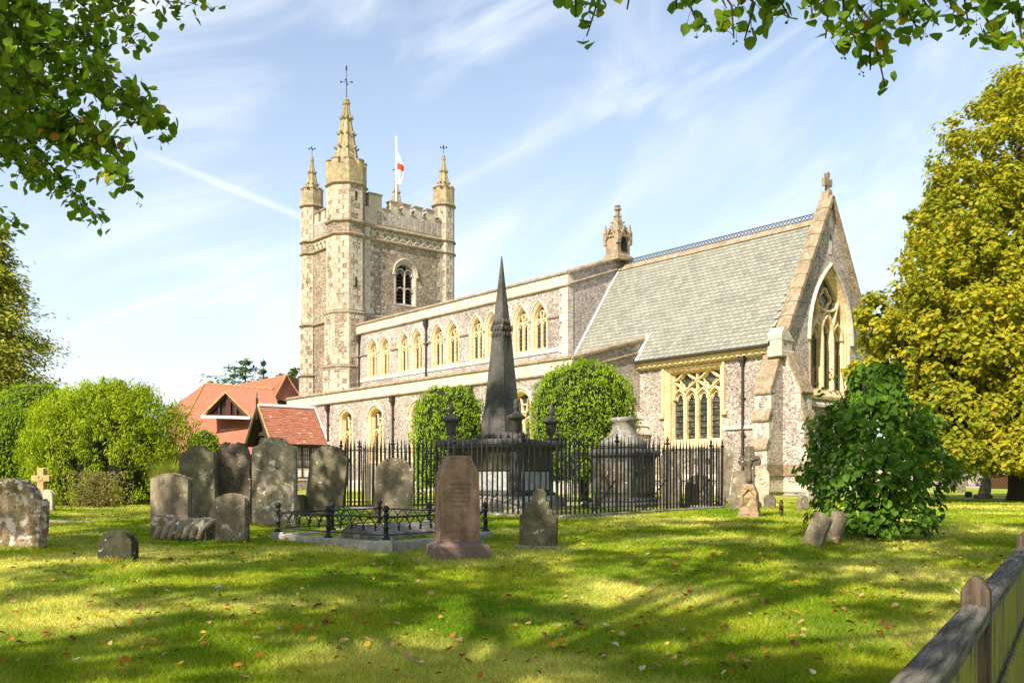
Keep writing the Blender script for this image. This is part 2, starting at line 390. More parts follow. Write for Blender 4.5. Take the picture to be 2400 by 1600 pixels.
col(nt, b, mixc(nt, rampf(nt, noise(nt, v, .5, 4), .55, .8, 0, .7), c, (.50, .24, .06))); bump(nt, b, row, .5, .03); M_HALL = m
M_HALLR = m_plain('ridge_tile_lichen', (.42, .21, .075), (.34, .15, .07), 3, .9)
M_BRICK = m_plain('red_brick', (.28, .10, .06), (.20, .07, .045), 8, .9)

# weathered fence timber
def m_wood(name, a, b_, green, grain=(22, 22, 2.2)):
    m, nt, b = newmat(name); g = nd(nt, 'ShaderNodeTexCoord')
    mpn = nd(nt, 'ShaderNodeMapping', Vector=g.outputs['Object']); mpn.inputs['Scale'].default_value = grain
    n = nd(nt, 'ShaderNodeTexNoise', Vector=mpn.outputs[0], Scale=2.0, Detail=6.0, Roughness=.65, Distortion=.6)
    c = mixc(nt, rampf(nt, n.outputs[0], .3, .7), a, b_); v = pos(nt)
    c = mixc(nt, rampf(nt, noise(nt, v, 9, 5), .60, .75, 0, .55), c, (.22, .22, .20))
    if green: c = mixc(nt, rampf(nt, noise(nt, pos(nt, sz=(16, 16, 2)), 1.0, 4), .40, .62, 0, green), c, (.24, .25, .02))
    col(nt, b, c); bump(nt, b, n.outputs[0], .8, .006); return m
M_RAIL = m_wood('weathered_rail', (.04, .035, .03), (.17, .155, .13), 0, (2.0, 26, 26))
M_POST = m_wood('weathered_post', (.04, .027, .019), (.125, .09, .063), 0)
M_PICK = m_wood('mossy_picket', (.12, .10, .05), (.25, .22, .11), .9)

# foliage
def m_leaf(name, cols, trans=.35, rough=.6, gloss=.07, big=None):
    m = bpy.data.materials.new(name); m.use_nodes = True; nt = m.node_tree
    b = nt.nodes['Principled BSDF']; b.inputs['Roughness'].default_value = rough; b.inputs['Specular IOR Level'].default_value = gloss
    k = len(cols); c = ramp(nt, rnd(nt), [(i/max(1, k-1), cc) for i, cc in enumerate(cols)])
    v = pos(nt); c = mixc(nt, 1.0, c, ramp(nt, noise(nt, v, big or 1.2, 3), [(.32, (.70, .76, .68)), (.68, (1.25, 1.18, 1.15))]), 'MULTIPLY')
    nt.links.new(c, b.inputs['Base Color'])
    tl = nd(nt, 'ShaderNodeBsdfTranslucent', Color=mixc(nt, 1.0, c, (1.5, 1.6, .7), 'MULTIPLY'))
    mx = nd(nt, 'ShaderNodeMixShader', in0=trans, in1=b.outputs[0], in2=tl.outputs[0])
    nt.links.new(mx.outputs[0], nt.nodes['Material Output'].inputs[0]); return m
L_LIME = m_leaf('lime_leaf', [(0.078, 0.143, 0.018), (0.104, 0.195, 0.02), (0.143, 0.234, 0.022), (0.085, 0.163, 0.018), (0.117, 0.208, 0.02), (0.156, 0.247, 0.024), (0.098, 0.182, 0.02), (0.13, 0.221, 0.022), (0.182, 0.26, 0.024), (0.091, 0.169, 0.018), (0.143, 0.221, 0.022), (0.208, 0.273, 0.026), (0.104, 0.182, 0.02), (0.39, 0.312, 0.033)], .42)
L_LIMEY = m_leaf('lime_leaf_turning', [(.34, .19, .02), (.28, .13, .015)], .4)
L_TREE = m_leaf('yellow_green_leaf', [(0.12, 0.16, 0.012), (0.23, 0.25, 0.018), (0.35, 0.34, 0.022), (0.16, 0.195, 0.014), (0.44, 0.38, 0.03), (0.27, 0.28, 0.02), (0.48, 0.33, 0.03)], .42, big=.5)
L_SHRUB = m_leaf('shrub_leaf', [(0.051, 0.119, 0.01), (0.081, 0.174, 0.013), (0.045, 0.098, 0.01), (0.118, 0.224, 0.014), (0.066, 0.14, 0.016)], .34, .5, .12, big=2.5)
L_YEW = m_leaf('yew_needle', [(0.134, 0.235, 0.013), (0.19, 0.302, 0.014), (0.246, 0.37, 0.018), (0.168, 0.269, 0.013), (0.224, 0.336, 0.018), (0.302, 0.381, 0.022)], .25)
L_LAUREL = m_leaf('bush_leaf', [(0.129, 0.204, 0.011), (0.216, 0.302, 0.013), (0.322, 0.39, 0.017), (0.162, 0.24, 0.013), (0.43, 0.444, 0.022)], .30)
L_CONIF = m_leaf('conifer_spray', [(0.2, 0.259, 0.036), (0.363, 0.362, 0.048), (0.136, 0.207, 0.034), (0.491, 0.43, 0.067), (0.273, 0.327, 0.043)], .2)
L_CEDAR = m_leaf('cedar_spray', [(0.06, 0.114, 0.05), (0.084, 0.144, 0.061), (0.108, 0.174, 0.066), (0.054, 0.096, 0.039)], .2)
L_DARK = m_leaf('dark_tree_leaf', [(0.046, 0.078, 0.012), (0.078, 0.111, 0.016), (0.058, 0.098, 0.014), (0.104, 0.13, 0.02)], .25)
L_GRASSY = m_leaf('pale_grass_blade', [(.26, .28, .05), (.34, .34, .08), (.20, .24, .04)], .35)
L_DRYB = m_leaf('dry_leaf_bush', [(.20, .16, .06), (.26, .20, .09), (.14, .14, .04)], .3)
L_WEED = m_leaf('weed_leaf', [(.10, .22, .02), (.14, .28, .03), (.08, .18, .02)], .4)
def m_fallen(name, c1, c2):
    m = m_leaf(name, [c1, c2], .25, .8, .1, big=20); return m
FALL = [m_fallen('fallen_orange', (.42, .17, .03), (.34, .12, .025)), m_fallen('fallen_yellow', (.55, .36, .05), (.48, .30, .05)), m_fallen('fallen_tan', (.50, .34, .17), (.40, .27, .13)), m_fallen('fallen_brown', (.17, .085, .04), (.12, .06, .03)), m_fallen('fallen_pale', (.55, .50, .36), (.45, .42, .30))]

# lawn
def grass_colour(nt, v):
    c = mixc(nt, rampf(nt, noise(nt, v, .8, 5, .6), .34, .66), (.125, .215, .010), (.32, .36, .026))
    c = mixc(nt, rampf(nt, noise(nt, v, .35, 4, .6), .46, .64, 0, .85), c, (.64, .58, .16))
    c = mixc(nt, rampf(nt, noise(nt, v, 3.3, 4, .6), .58, .72, 0, .6), c, (.25, .19, .06)); return c
m, nt, b = newmat('lawn'); v = pos(nt); c = grass_colour(nt, v)
c = mixc(nt, 1.0, c, ramp(nt, noise(nt, v, 38, 3, .7), [(.3, (.55, .58, .5)), (.7, (1.2, 1.2, 1.15))]), 'MULTIPLY')
c = mixc(nt, rampf(nt, noise(nt, v, 12, 4, .7), .66, .76, 0, .6), c, (.10, .07, .03)); col(nt, b, c)
b.inputs['Roughness'].default_value = 1.0; b.inputs['Specular IOR Level'].default_value = .05
bump(nt, b, noise(nt, v, 45, 4, .7), .8, .03); M_LAWN = m
m = bpy.data.materials.new('grass_blade'); m.use_nodes = True; nt = m.node_tree; b = nt.nodes['Principled BSDF']
v = pos(nt); c = grass_colour(nt, v); g_ = nd(nt, 'ShaderNodeNewGeometry')
c = mixc(nt, 1.0, c, ramp(nt, g_.outputs['Random Per Island'], [(0, (.6, .72, .5)), (.5, (1.05, 1.05, .9)), (.85, (1.4, 1.35, 1.2)), (1, (2.0, 1.7, 2.4))]), 'MULTIPLY')
nt.links.new(c, b.inputs['Base Color']); b.inputs['Roughness'].default_value = .7; b.inputs['Specular IOR Level'].default_value = .03
tl = nd(nt, 'ShaderNodeBsdfTranslucent', Color=mixc(nt, 1.0, c, (1.25, 1.3, .6), 'MULTIPLY')); mx = nd(nt, 'ShaderNodeMixShader', in0=.35, in1=b.outputs[0], in2=tl.outputs[0])
nt.links.new(mx.outputs[0], nt.nodes['Material Output'].inputs[0]); M_BLADE = m
# ------------------------------------------------------------------ ground
def ground_sheet():
    xs = sorted(set([round(x*.5, 2) for x in range(-40, 41)]+[-800, -300, -120, -60, -40, -30, 30, 40, 60, 120, 300, 800]))
    ys = sorted(set([round(-6+y*.5, 2) for y in range(0, 86)]+[-400, -100, -30, -12, 45, 60, 90, 150, 300, 700, 1500]))
    mb = MB(); vs = [(x, y, gz(x, y) if y > -12 else -1.14) for y in ys for x in xs]; k = len(xs)
    mb.add(vs, [(j*k+i, j*k+i+1, (j+1)*k+i+1, (j+1)*k+i) for j in range(len(ys)-1) for i in range(k-1)])
    tag(mb.build('ground', M_LAWN, smooth=True, fix=False), kind='structure')
ground_sheet()

# ------------------------------------------------------------------ church: local x = west, y = south, z = up; origin = SE corner of the chancel
CH = empty('church', (10.15, 35.0, 0), math.atan2(.7705, -.6375), 'flint and limestone parish church with pinnacled tower and steep slate chancel roof', 'church')
def S(y0): return lambda a, b, d: (a, y0+d, b)          # south-facing wall: a = x
def E(x0): return lambda a, b, d: (x0-d, a, b)          # east-facing wall: a = y
HW = 3.2; AX = -HW                                       # half width of the chancel, its axis
RZ, EZ, EY = 10.95, 5.67, .36                            # ridge height, eave height, eave overhang

def outline(cx, w, z0, zs, rise, off, cxk=1.0, cyk=.62, k=7, sq=False, sill=.6):
    w2 = w+off; r2 = rise+off*1.15
    P = [(cx-w2, z0-off*sill), (cx+w2, z0-off*sill)]
    if sq:
        zt = zs+off
        P += [(cx+w2, z0+(zt-z0)*i/k) for i in range(1, k+1)]+[(cx, zt)]+[(cx-w2, z0+(zt-z0)*i/k) for i in range(k, 0, -1)]
        return P
    def q(t, s): 
        x = (1-t)**2*w2+2*t*(1-t)*w2*cxk; z = 2*t*(1-t)*r2*cyk+t*t*r2
        return (cx+s*x, zs+z)
    P += [q(i/k, 1) for i in range(k)]+[(cx, zs+r2)]+[q(i/k, -1) for i in range(k-1, -1, -1)]
    return P
def arch(cx, w, zs, rise, cxk=1.0, cyk=.62, k=6):
    f = lambda t, s: (cx+s*((1-t)**2*w+2*t*(1-t)*w*cxk), zs+2*t*(1-t)*rise*cyk+t*t*rise)
    return [f(i/k, -1) for i in range(k+1)]+[f(i/k, 1) for i in range(k-1, -1, -1)]
def circ(cx, cz, r, n=12): return [(cx+r*math.cos(2*PI*i/n), cz+r*math.sin(2*PI*i/n)) for i in range(n)]
def foil(cx, cz, r, n=4, ph=PI/4, k=4):
    P = []
    for i in range(n):
        a = ph+2*PI*i/n
        for j in range(k+1):
            t = a-PI/n*.95+2*PI/n*.95*j/k
            rr = r*(.62+.38*math.cos((t-a)*n/2*.95))
            P.append((cx+rr*math.cos(t), cz+rr*math.sin(t)))
    return P
def frame_loft(o, prof, mp):
    mb = MB(); mb.loft([[mp(a, b, d) for a, b in o(off)] for off, d in prof]); return mb
def hood(cx, w, zs, rise, mp, off, cxk=1.0, cyk=.62, hgt=.11, proud=.09):
    mb = MB(); rings = []
    A = [(x, z) for x, z in arch(cx, w+off, zs, rise+off*1.15, cxk, cyk, 8)]; B = arch(cx, w+off+hgt, zs, rise+(off+hgt)*1.15, cxk, cyk, 8)
    for (a, b), (a2, b2) in zip(A, B):
        rings.append([mp(a, b, 0), mp(a, b, proud*.7), mp(a*.4+a2*.6, b*.4+b2*.6, proud), mp(a2, b2, proud*.3), mp(a2, b2, 0)])
    mb.loft(rings, True, True, True); return mb
def window_2light(mp, cx, w, z0, zs, rise, cyk=.62, cxk=1.0, spring=None, fo=.15, dep=.26, hoodk=True, sq=False, glass=None, bars=7):
    o = lambda off: outline(cx, w, z0, zs, rise, off, cxk, cyk, sq=sq)
    fr = frame_loft(o, [(fo, -.03), (fo, .012), (.05, .012), (-.02, -.07), (-.02, -.11), (-.08, -dep+.04), (-.08, -dep-.06)], mp)
    win = fr.build('window', M_LIMEP, CH)
    if hoodk: hood(cx, w, zs, rise, mp, fo-.01, cxk, cyk).build('hood_mould', M_LIME, win)
    g = MB(); g.panel(o(-.05), [], mp, -dep); g.build('glass', glass or M_GLASS, win)
    ls = spring if spring else zs-.05
    t = MB(); wi = w-.08; t.trace([(cx, z0), (cx, ls+.06)], .12, -dep+.0, -dep+.14, mp); t.build('mullion', M_LIMEP, win)
    t = MB(); lw = wi/2
    for s in (-1, 1):
        t.trace(arch(cx+s*lw, lw, ls, lw*1.25), .10, -dep, -dep+.12, mp)
        t.trace(arch(cx+s*lw, lw*.60, ls-.02, lw*.8), .05, -dep, -dep+.06, mp)
    zc = ls+lw*1.25+(zs+rise-ls-lw*1.25)*.36
    if not sq and hoodk:
        t.trace(foil(cx, zc, min(lw*.82, .26), 4), .075, -dep, -dep+.10, mp, True)
        for s in (-1, 1): t.trace([(cx+s*.02, ls+lw*1.05), (cx+s*lw*.95, zs+rise*.42)], .06, -dep, -dep+.09, mp)
    t.build('tracery', M_LIMEP, win)
    gb = MB()
    for s in (-1, 1):
        for i in range(1, bars):
            z = z0+(ls-z0)*i/bars; gb.box(cx+s*lw-lw, cx+s*lw+lw, z-.012, z+.012, -dep+.005, -dep+.035, lambda a, b, d: mp(a, b, d))
    tag(gb.build('glazing_bars', M_IRON, win), kind='stuff')
    return win, o(fo-.02)

# --- chancel -------------------------------------------------------
SW, EW, PW = S(0), E(0), E(-.0)
def chancel():
    # south wall
    cx = 4.3; o = lambda off: outline(cx, 1.3, 2.22, 5.06, 0, off, sq=True, sill=.8)
    dep = .42
    fr = frame_loft(o, [(.20, -.03), (.20, .014), (.13, .014), (.09, -.05), (.05, -.05), (0, -.14), (0, -.20), (-.06, -dep+.06), (-.06, -dep-.06)], SW)
    win = fr.build('window', M_LIMEP, CH)
    g = MB(); g.panel(o(-.04), [], SW, -dep); g.build('glass', M_STAIN, win)
    xl = [cx-1.24+2.48*i/4 for i in range(5)]; sp = 3.92
    for i in (1, 2, 3):
        t = MB(); t.trace([(xl[i], 2.2), (xl[i], sp+.05)], .15, -dep, -dep+.22, SW); t.build('mullion', M_LIMEP, win)
    t = MB(); lw = .31
    for i in range(4):
        c = (xl[i]+xl[i+1])/2; t.trace(arch(c, lw, sp, .42), .12, -dep, -dep+.19, SW)
        t.trace(arch(c, lw*.6, sp-.05, .30), .06, -dep, -dep+.08, SW)
        for s in (-1, 1): t.add([SW(c+s*.25, sp+.02, -dep+.02), SW(c+s*.10, sp+.03, -dep+.02), SW(c+s*.2, sp+.16, -dep+.02), SW(c+s*.25, sp+.02, -dep+.10), SW(c+s*.10, sp+.03, -dep+.10), SW(c+s*.2, sp+.16, -dep+.10)], [(0, 1, 2), (3, 5, 4), (0, 3, 4, 1), (1, 4, 5, 2)])
    for c in (xl[1], xl[3]):          # two big reticulated quatrefoils
        t.trace([(c, sp+.36), (c-.36, sp+.60), (c-.62, sp+.76), (c-.40, sp+.86), (c-.14, sp+1.06), (c, sp+1.22), (c+.14, sp+1.06), (c+.40, sp+.86), (c+.62, sp+.76), (c+.36, sp+.60)], .12, -dep, -dep+.19, SW, True)
        t.trace(foil(c, sp+.78, .33, 4, 0), .06, -dep, -dep+.08, SW, True)
    t.trace([(xl[2], sp+.36), (xl[2], sp+1.2)], .11, -dep, -dep+.18, SW)
    for s in (-1, 1): t.trace([(cx+s*1.24, sp+.1), (cx+s*1.2, sp+.62), (cx+s*1.24, sp+1.1)], .10, -dep, -dep+.17, SW)
    t.build('tracery', M_LIMEP, win)
    gb = MB()
    for i in range(7):
        z = 2.5+i*.245
        for j in range(4): gb.box(xl[j]+.07, xl[j+1]-.07, z-.014, z+.014, -dep+.01, -dep+.04, SW)
    tag(gb.build('glazing_bars', M_IRON, win), kind='stuff')
    lb = MB()                          # label stops and dripping sill
    for s in (-1, 1): lb.box(cx+s*1.62-.13, cx+s*1.62+.13, 3.15, 3.34, 0, .13, SW)
    for s in (-1, 1): lb.box(cx+s*1.57-.07, cx+s*1.57+.07, 3.34, 5.30, 0, .09, SW)
    lb.box(cx-1.64, cx+1.64, 5.302, 5.42, 0, .12, SW)
    lb.build('label_mould', M_LIMEP, win, bevel=.02)
    sl = MB(); sl.prism([(2.16, -.3), (2.10, .02), (1.92, .07), (1.84, .05), (1.84, -.05), (2.0, -.3)], lambda a, b, d: (d, b, a), cx-1.62, cx+1.62); sl.build('sill', M_LIMEP, win)
    w = MB(); w.panel([(-.0, -.6), (7.4, -.6), (7.4, 5.62), (0, 5.62)], [o(.19)], SW); w.build('chancel_wall', M_FLINT, CH)
    # plinth and string courses
    st = MB()
    st.prism([(-.5, 0), (-.5, .16), (.18, .16), (.30, .05), (.30, 0)], lambda a, b, d: (d, b, a), .72, 7.2)
    st.prism([(.56, 0), (.56, .06), (.70, .06), (.80, .0)], lambda a, b, d: (d, b, a), .72, 7.2)
    st.build('plinth', M_LIME, CH)
    st = MB(); st.prism([(2.55, 0), (2.55, .08), (2.62, .08), (2.70, 0)], lambda a, b, d: (d, b, a), .70, 2.66); st.build('string_course', M_LIME, CH)
    # gable wall with the great window
    gc, gw, g0, gs, gr = AX, 1.18, 4.15, 6.35, 2.35
    o = lambda off: outline(gc, gw, g0, gs, gr, off, 1.0, .64, 9)
    dep = .34
    fr = frame_loft(o, [(.30, -.03), (.30, .014), (.20, .014), (.15, -.07), (.09, -.07), (.05, -.14), (-.01, -.14), (-.06, -.20), (-.06, -dep-.05)], EW)
    win = fr.build('window', M_LIMEP, CH)
    hood(gc, gw, gs-.35, gr+.35, EW, .28, 1.0, .62, .13, .13).build('hood_mould', M_LIME, win)
    g = MB(); g.panel(o(-.04), [], EW, -dep); g.build('glass', M_STAIN, win)
    xl = [gc-1.1+2.2*i/3 for i in range(4)]
    for i in (1, 2):
        t = MB(); t.trace([(xl[i], g0), (xl[i], gs-.1)], .16, -dep, -dep+.28, EW); t.build('mullion', M_LIMEP, win)
    t = MB()
    for i in range(3):
        c = (xl[i]+xl[i+1])/2; t.trace(arch(c, .367, gs-.15+(.28 if i == 1 else 0), .60), .13, -dep, -dep+.25, EW)
        t.trace(arch(c, .22, gs-.2+(.28 if i == 1 else 0), .38), .07, -dep, -dep+.1, EW)
        if i == 1:
            for s in (-1, 1): t.trace([(c+s*.367, gs-.15), (c+s*.367, gs+.15)], .15, -dep, -dep+.26, EW)
    for s in (-1, 1):
        t.trace([(gc+s*.367, gs-.1), (gc+s*.42, gs+.35), (gc+s*.62, gs+.9), (gc+s*.78, gs+1.35)], .13, -dep, -dep+.25, EW)
        t.trace([(gc+s*.40, gs+.30), (gc+s*.22, gs+.75), (gc, gs+.95)], .11, -dep, -dep+.22, EW)
        t.trace([(gc+s*1.1, gs+.05), (gc+s*.80, gs+.45), (gc+s*.52, gs+.75)], .11, -dep, -dep+.22, EW)
        t.trace(foil(gc+s*.72, gs+.78, .20, 3, s*.3), .06, -dep, -dep+.1, EW, True)
    t.trace([(gc-.70, gs+1.10), (gc-.35, gs+.95), (gc, gs+.92), (gc+.35, gs+.95), (gc+.70, gs+1.10)], .12, -dep, -dep+.24, EW)
    t.trace(foil(gc, gs+1.42, .42, 4, 0), .08, -dep, -dep+.14, EW, True); t.build('tracery', M_LIMEP, win)
    sl = MB(); sl.prism([(g0, -.4), (g0-.10, .0), (g0-.30, .10), (g0-.42, .08), (g0-.42, -.02), (g0-.2, -.4)], lambda a, b, d: (-b, d, a), gc-gw-.4, gc+gw+.4); sl.build('sill', M_LIMEP, win)
    w = MB(); w.panel([(0, -.6), (-6.4, -.6), (-6.4, 5.6), (AX, 11.55), (0, 5.6)], [o(.29)], EW); w.build('chancel_gable_wall', M_FLINT, CH)
    for zz, hh in ((10.55, .5), (9.75, 1.0)):
        q = MB()
        if zz > 10: q.prism([(AX-.22, 10.55), (AX+.22, 10.55), (AX, 11.2)], EW, 0, .02)
        else: q.box(AX-.10, AX+.10, 9.5, 10.4, 0, .02, EW)
        q.build('gable_stone', M_LIME, CH)
    sl = MB(); sl.box(AX-.045, AX+.045, 10.05, 10.28, .015, .03, EW); sl.build('gable_slit', M_DARK, CH)
    st = MB(); st.prism([(-.5, 0), (-.5, .16), (.18, .16), (.30, .05), (.30, 0)], lambda a, b, d: (-b, d, a), -5.7, -.72)
    st.prism([(.56, 0), (.56, .06), (.70, .06), (.80, 0)], lambda a, b, d: (-b, d, a), -5.7, -.72); st.build('plinth', M_LIME, CH)
    st = MB(); st.prism([(3.42, 0), (3.42, .10), (3.52, .10), (3.64, 0)], lambda a, b, d: (-b, d, a), -5.7, -.7); st.build('string_course', M_LIME, CH)
    w = MB(); w.panel([(0, -.6), (11.6, -.6), (11.6, 5.6), (0, 5.6)], [], S(-6.4)); w.build('chancel_wall', M_FLINT, CH)
    # gable coping in stones, kneeler and cross
    L = math.hypot(AX, 11.78-5.55); dy, dz = AX/L, (11.78-5.55)/L
    first = None; n = 11
    for side in (0, 1):
        for i in range(n):
            a0, a1 = i/n+.0012, (i+1)/n-.0012
            m = MB(); P = []
            for a in (a0, a1):
                y = .16+(AX-.16)*a; z = 5.62+(11.80-5.62)*a
                if side: y = 2*AX-y
                sgn = -1 if side else 1
                for xx, lift in ((-.16, -.10), (-.16, .06), (.14, .13), (.44, .06), (.44, -.10)):
                    P.append((xx, y+sgn*lift*dz, z+lift*abs(dy)*1.0))
            m.loft([P[:5], P[5:]], True, True, True)
            if first is None: first = m.build('gable_coping', M_COPE, CH, bevel=.012)
            else: m.build('coping_stone', M_COPE, first, bevel=.012)
    k = MB(); k.box(-.20, .46, -.42, .40, 5.16, 5.40); k.box(-.14, .40, -.40, .30, 5.40, 5.80); k.prism([(.30, 5.80), (.30, 6.02), (.08, 6.30), (-.42, 5.80)], lambda a, b, d: (d, a, b), -.17, .45)
    k.build('kneeler', M_LIME, CH, bevel=.03)
    c = MB(); c.prism([(AX-.24, 11.62), (AX+.24, 11.62), (AX+.10, 12.15), (AX-.10, 12.15)], lambda a, b, d: (d, a, b), -.05, .33)
    c.prism([(AX-.06, 12.15), (AX+.06, 12.15), (AX+.05, 12.48), (AX+.12, 12.42), (AX+.30, 12.36), (AX+.34, 12.58), (AX+.30, 12.78), (AX+.12, 12.66), (AX+.06, 12.72), (AX+.13, 13.0), (AX, 13.06), (AX-.13, 13.0), (AX-.06, 12.72), (AX-.12, 12.66), (AX-.30, 12.78), (AX-.34, 12.58), (AX-.30, 12.36), (AX-.12, 12.42), (AX-.05, 12.48)], lambda a, b, d: (d, a, b), .06, .22)
    c.v = [(.14+(x-.14)*.85, AX+(y-AX)*.8, 11.62+(z-11.62)*.8) for x, y, z in c.v]; c.build('cross_finial', M_COPE, CH, bevel=.015)
    # eaves cornice with blocks, gutter and downpipe
    co = MB(); co.prism([(5.30, 0), (5.30, .06), (5.36, .12), (5.36, .22), (5.60, .30), (5.60, 0)], lambda a, b, d: (d, b, a), .30, 7.18); co = co.build('eaves_cornice', M_LIMEP, CH)
    me = None
    for i in range(24):
        if me is None: q = MB(); q.box(-.07, .07, 0, .13, -.06, .05); me = q.mesh('block', M_LIMEP, bevel=.02)
        obj('cornice_block', me, co, (.45+i*.285, .14, 5.42))
    gt = MB(); gt.tube([(.46, .40, 5.62), (7.16, .40, 5.62)], .065, 8); gt.build('gutter', M_PIPE, CH)
def pipe(x, y, z0, z1, top=True):
    p = MB(); p.tube([(x, y+.09, z0), (x, y+.09, z1-.3)], .05, 8); o = p.build('drainpipe', M_PIPE, CH)
    h = MB(); h.loft([[(x+sx*w, y+.09+sy*w, z) for sx, sy in ((-1, -1), (1, -1), (1, 1), (-1, 1))] for w, z in ((.055, z1-.48), (.075, z1-.34), (.13, z1-.22), (.13, z1-.02), (.155, z1-.02), (.155, z1+.03))], True, True, True); h.build('hopper', M_PIPE, o)
    z = z0+.8
    c = MB()
    while z < z1-.6: c.lathe([(.066, 0), (.066, .08)], 8, (x, y+.09, z)); c.box(x-.11, x+.11, y, y+.06, z+.01, z+.06); z += 1.45
    if c.v: c.build('pipe_collar', M_PIPE, o)
chancel(); pipe(1.77, 0, 0, 5.45)

def quoin(parent, mp, a0, a1, b0, b1, d=.012, mat=None):
    q = MB(); q.box(a0, a1, b0, b1, -.03, d, mp); q.build('quoin', mat or M_LIME, parent)
# --- angle buttresses at the chancel corner -----------------------
def buttress(tr, wd, stages, base=1.06, mat=None):
    """stages: (projection, z top, z bottom of the weathering, lower z); tr maps (along wall, out, z)"""
    mat = mat or M_FLINT
    prof = [(0, -.6), (base+.10, -.6), (base+.10, .18), (base+.04, .30), (base+.04, .62), (base, .62)]
    pts = []
    for (p, zt, zb, p0) in reversed(stages): pts += [(p, zb), (p0, zt)]
    body = MB(); poly = [(0, -.6), (base+.06, -.6), (base+.06, .7), (stages[-1][0], .7)]
    for (p, zt, zb, p0) in reversed(stages): poly += [(p, zb), (p0, zt)]
    poly.append((0, stages[0][1]))
    body.prism(poly, lambda a, b, d: tr(d, a, b), 0, wd); bo = body.build('buttress', mat, CH)
    for (p, zt, zb, p0) in stages:
        nrm = Vector((zt-zb, p-p0)).normalized()*.06
        w = MB(); w.prism([(p+.06, zb-.06), (p+.06+nrm.x*.6, zb+.02), (p0+nrm.x, zt+nrm.y), (p0-.02, zt)], lambda a, b, d: tr(d, a, b), -.035, wd+.035)
        w.build('weathering', M_COPE, bo, bevel=.01)
    lo = [s[2] for s in stages[1:]]+[.75]
    for i, (p, zt, zb, p0) in enumerate(stages):
        zl = stages[i+1][1] if i+1 < len(stages) else 1.12; z = zb-.07; j = 0
        while z > zl+.12:
            h = min(.30, z-zl-.02)
            for e in (0, 1):
                lng = .26 if (j+e) % 2 else .17
                q = MB(); a0, a1 = (-.012, lng) if e == 0 else (wd-lng, wd+.012)
                q.box(a0, a1, p-(.16 if (j+e) % 2 else .26), p+.012, z-h+.012, z, tr); q.build('quoin', M_LIME, bo)
            z -= h; j += 1
    for e in (0, 1):                      # sloped edge stones beside the top weathering
        p, zt, zb, p0 = stages[0]
        for k in range(4):
            t0, t1 = k/4+.01, (k+1)/4-.01; wq = .20 if k % 2 else .12
            q = MB(); lx = (-.012, .03) if e == 0 else (wd-.03, wd+.012)
            q.prism([(p0+(p-p0)*t0, zt+(zb-zt)*t0), (p0+(p-p0)*t1, zt+(zb-zt)*t1), (p0+(p-p0)*t1-wq, zt+(zb-zt)*t1), (p0+(p-p0)*t0-wq*.6, zt+(zb-zt)*t0)], lambda a, b, d: tr(d, a, b), *lx); q.build('quoin', M_LIME, bo)
    pl = MB(); pl.prism([(0, .74), (base+.16, .74), (base+.16, .86), (base-.06, 1.12), (0, 1.12)], lambda a, b, d: tr(d, a, b), -.05, wd+.05); pl.build('plinth_course', M_COPE, bo, bevel=.02)
    pl = MB(); pl.prism([(0, .14), (base+.12, .14), (base+.12, .30), (base+.02, .44), (0, .44)], lambda a, b, d: tr(d, a, b), -.045, wd+.045); pl.build('plinth_course', M_LIME, bo, bevel=.02)
    return bo
STG = [(.75, 5.42, 3.8, .06), (.88, 3.16, 2.78, .75), (1.02, 2.06, 1.72, .88)]
buttress(lambda a, p, z: (a, p, z), .70, STG)
buttress(lambda a, p, z: (-p, -a, z), .70, STG)
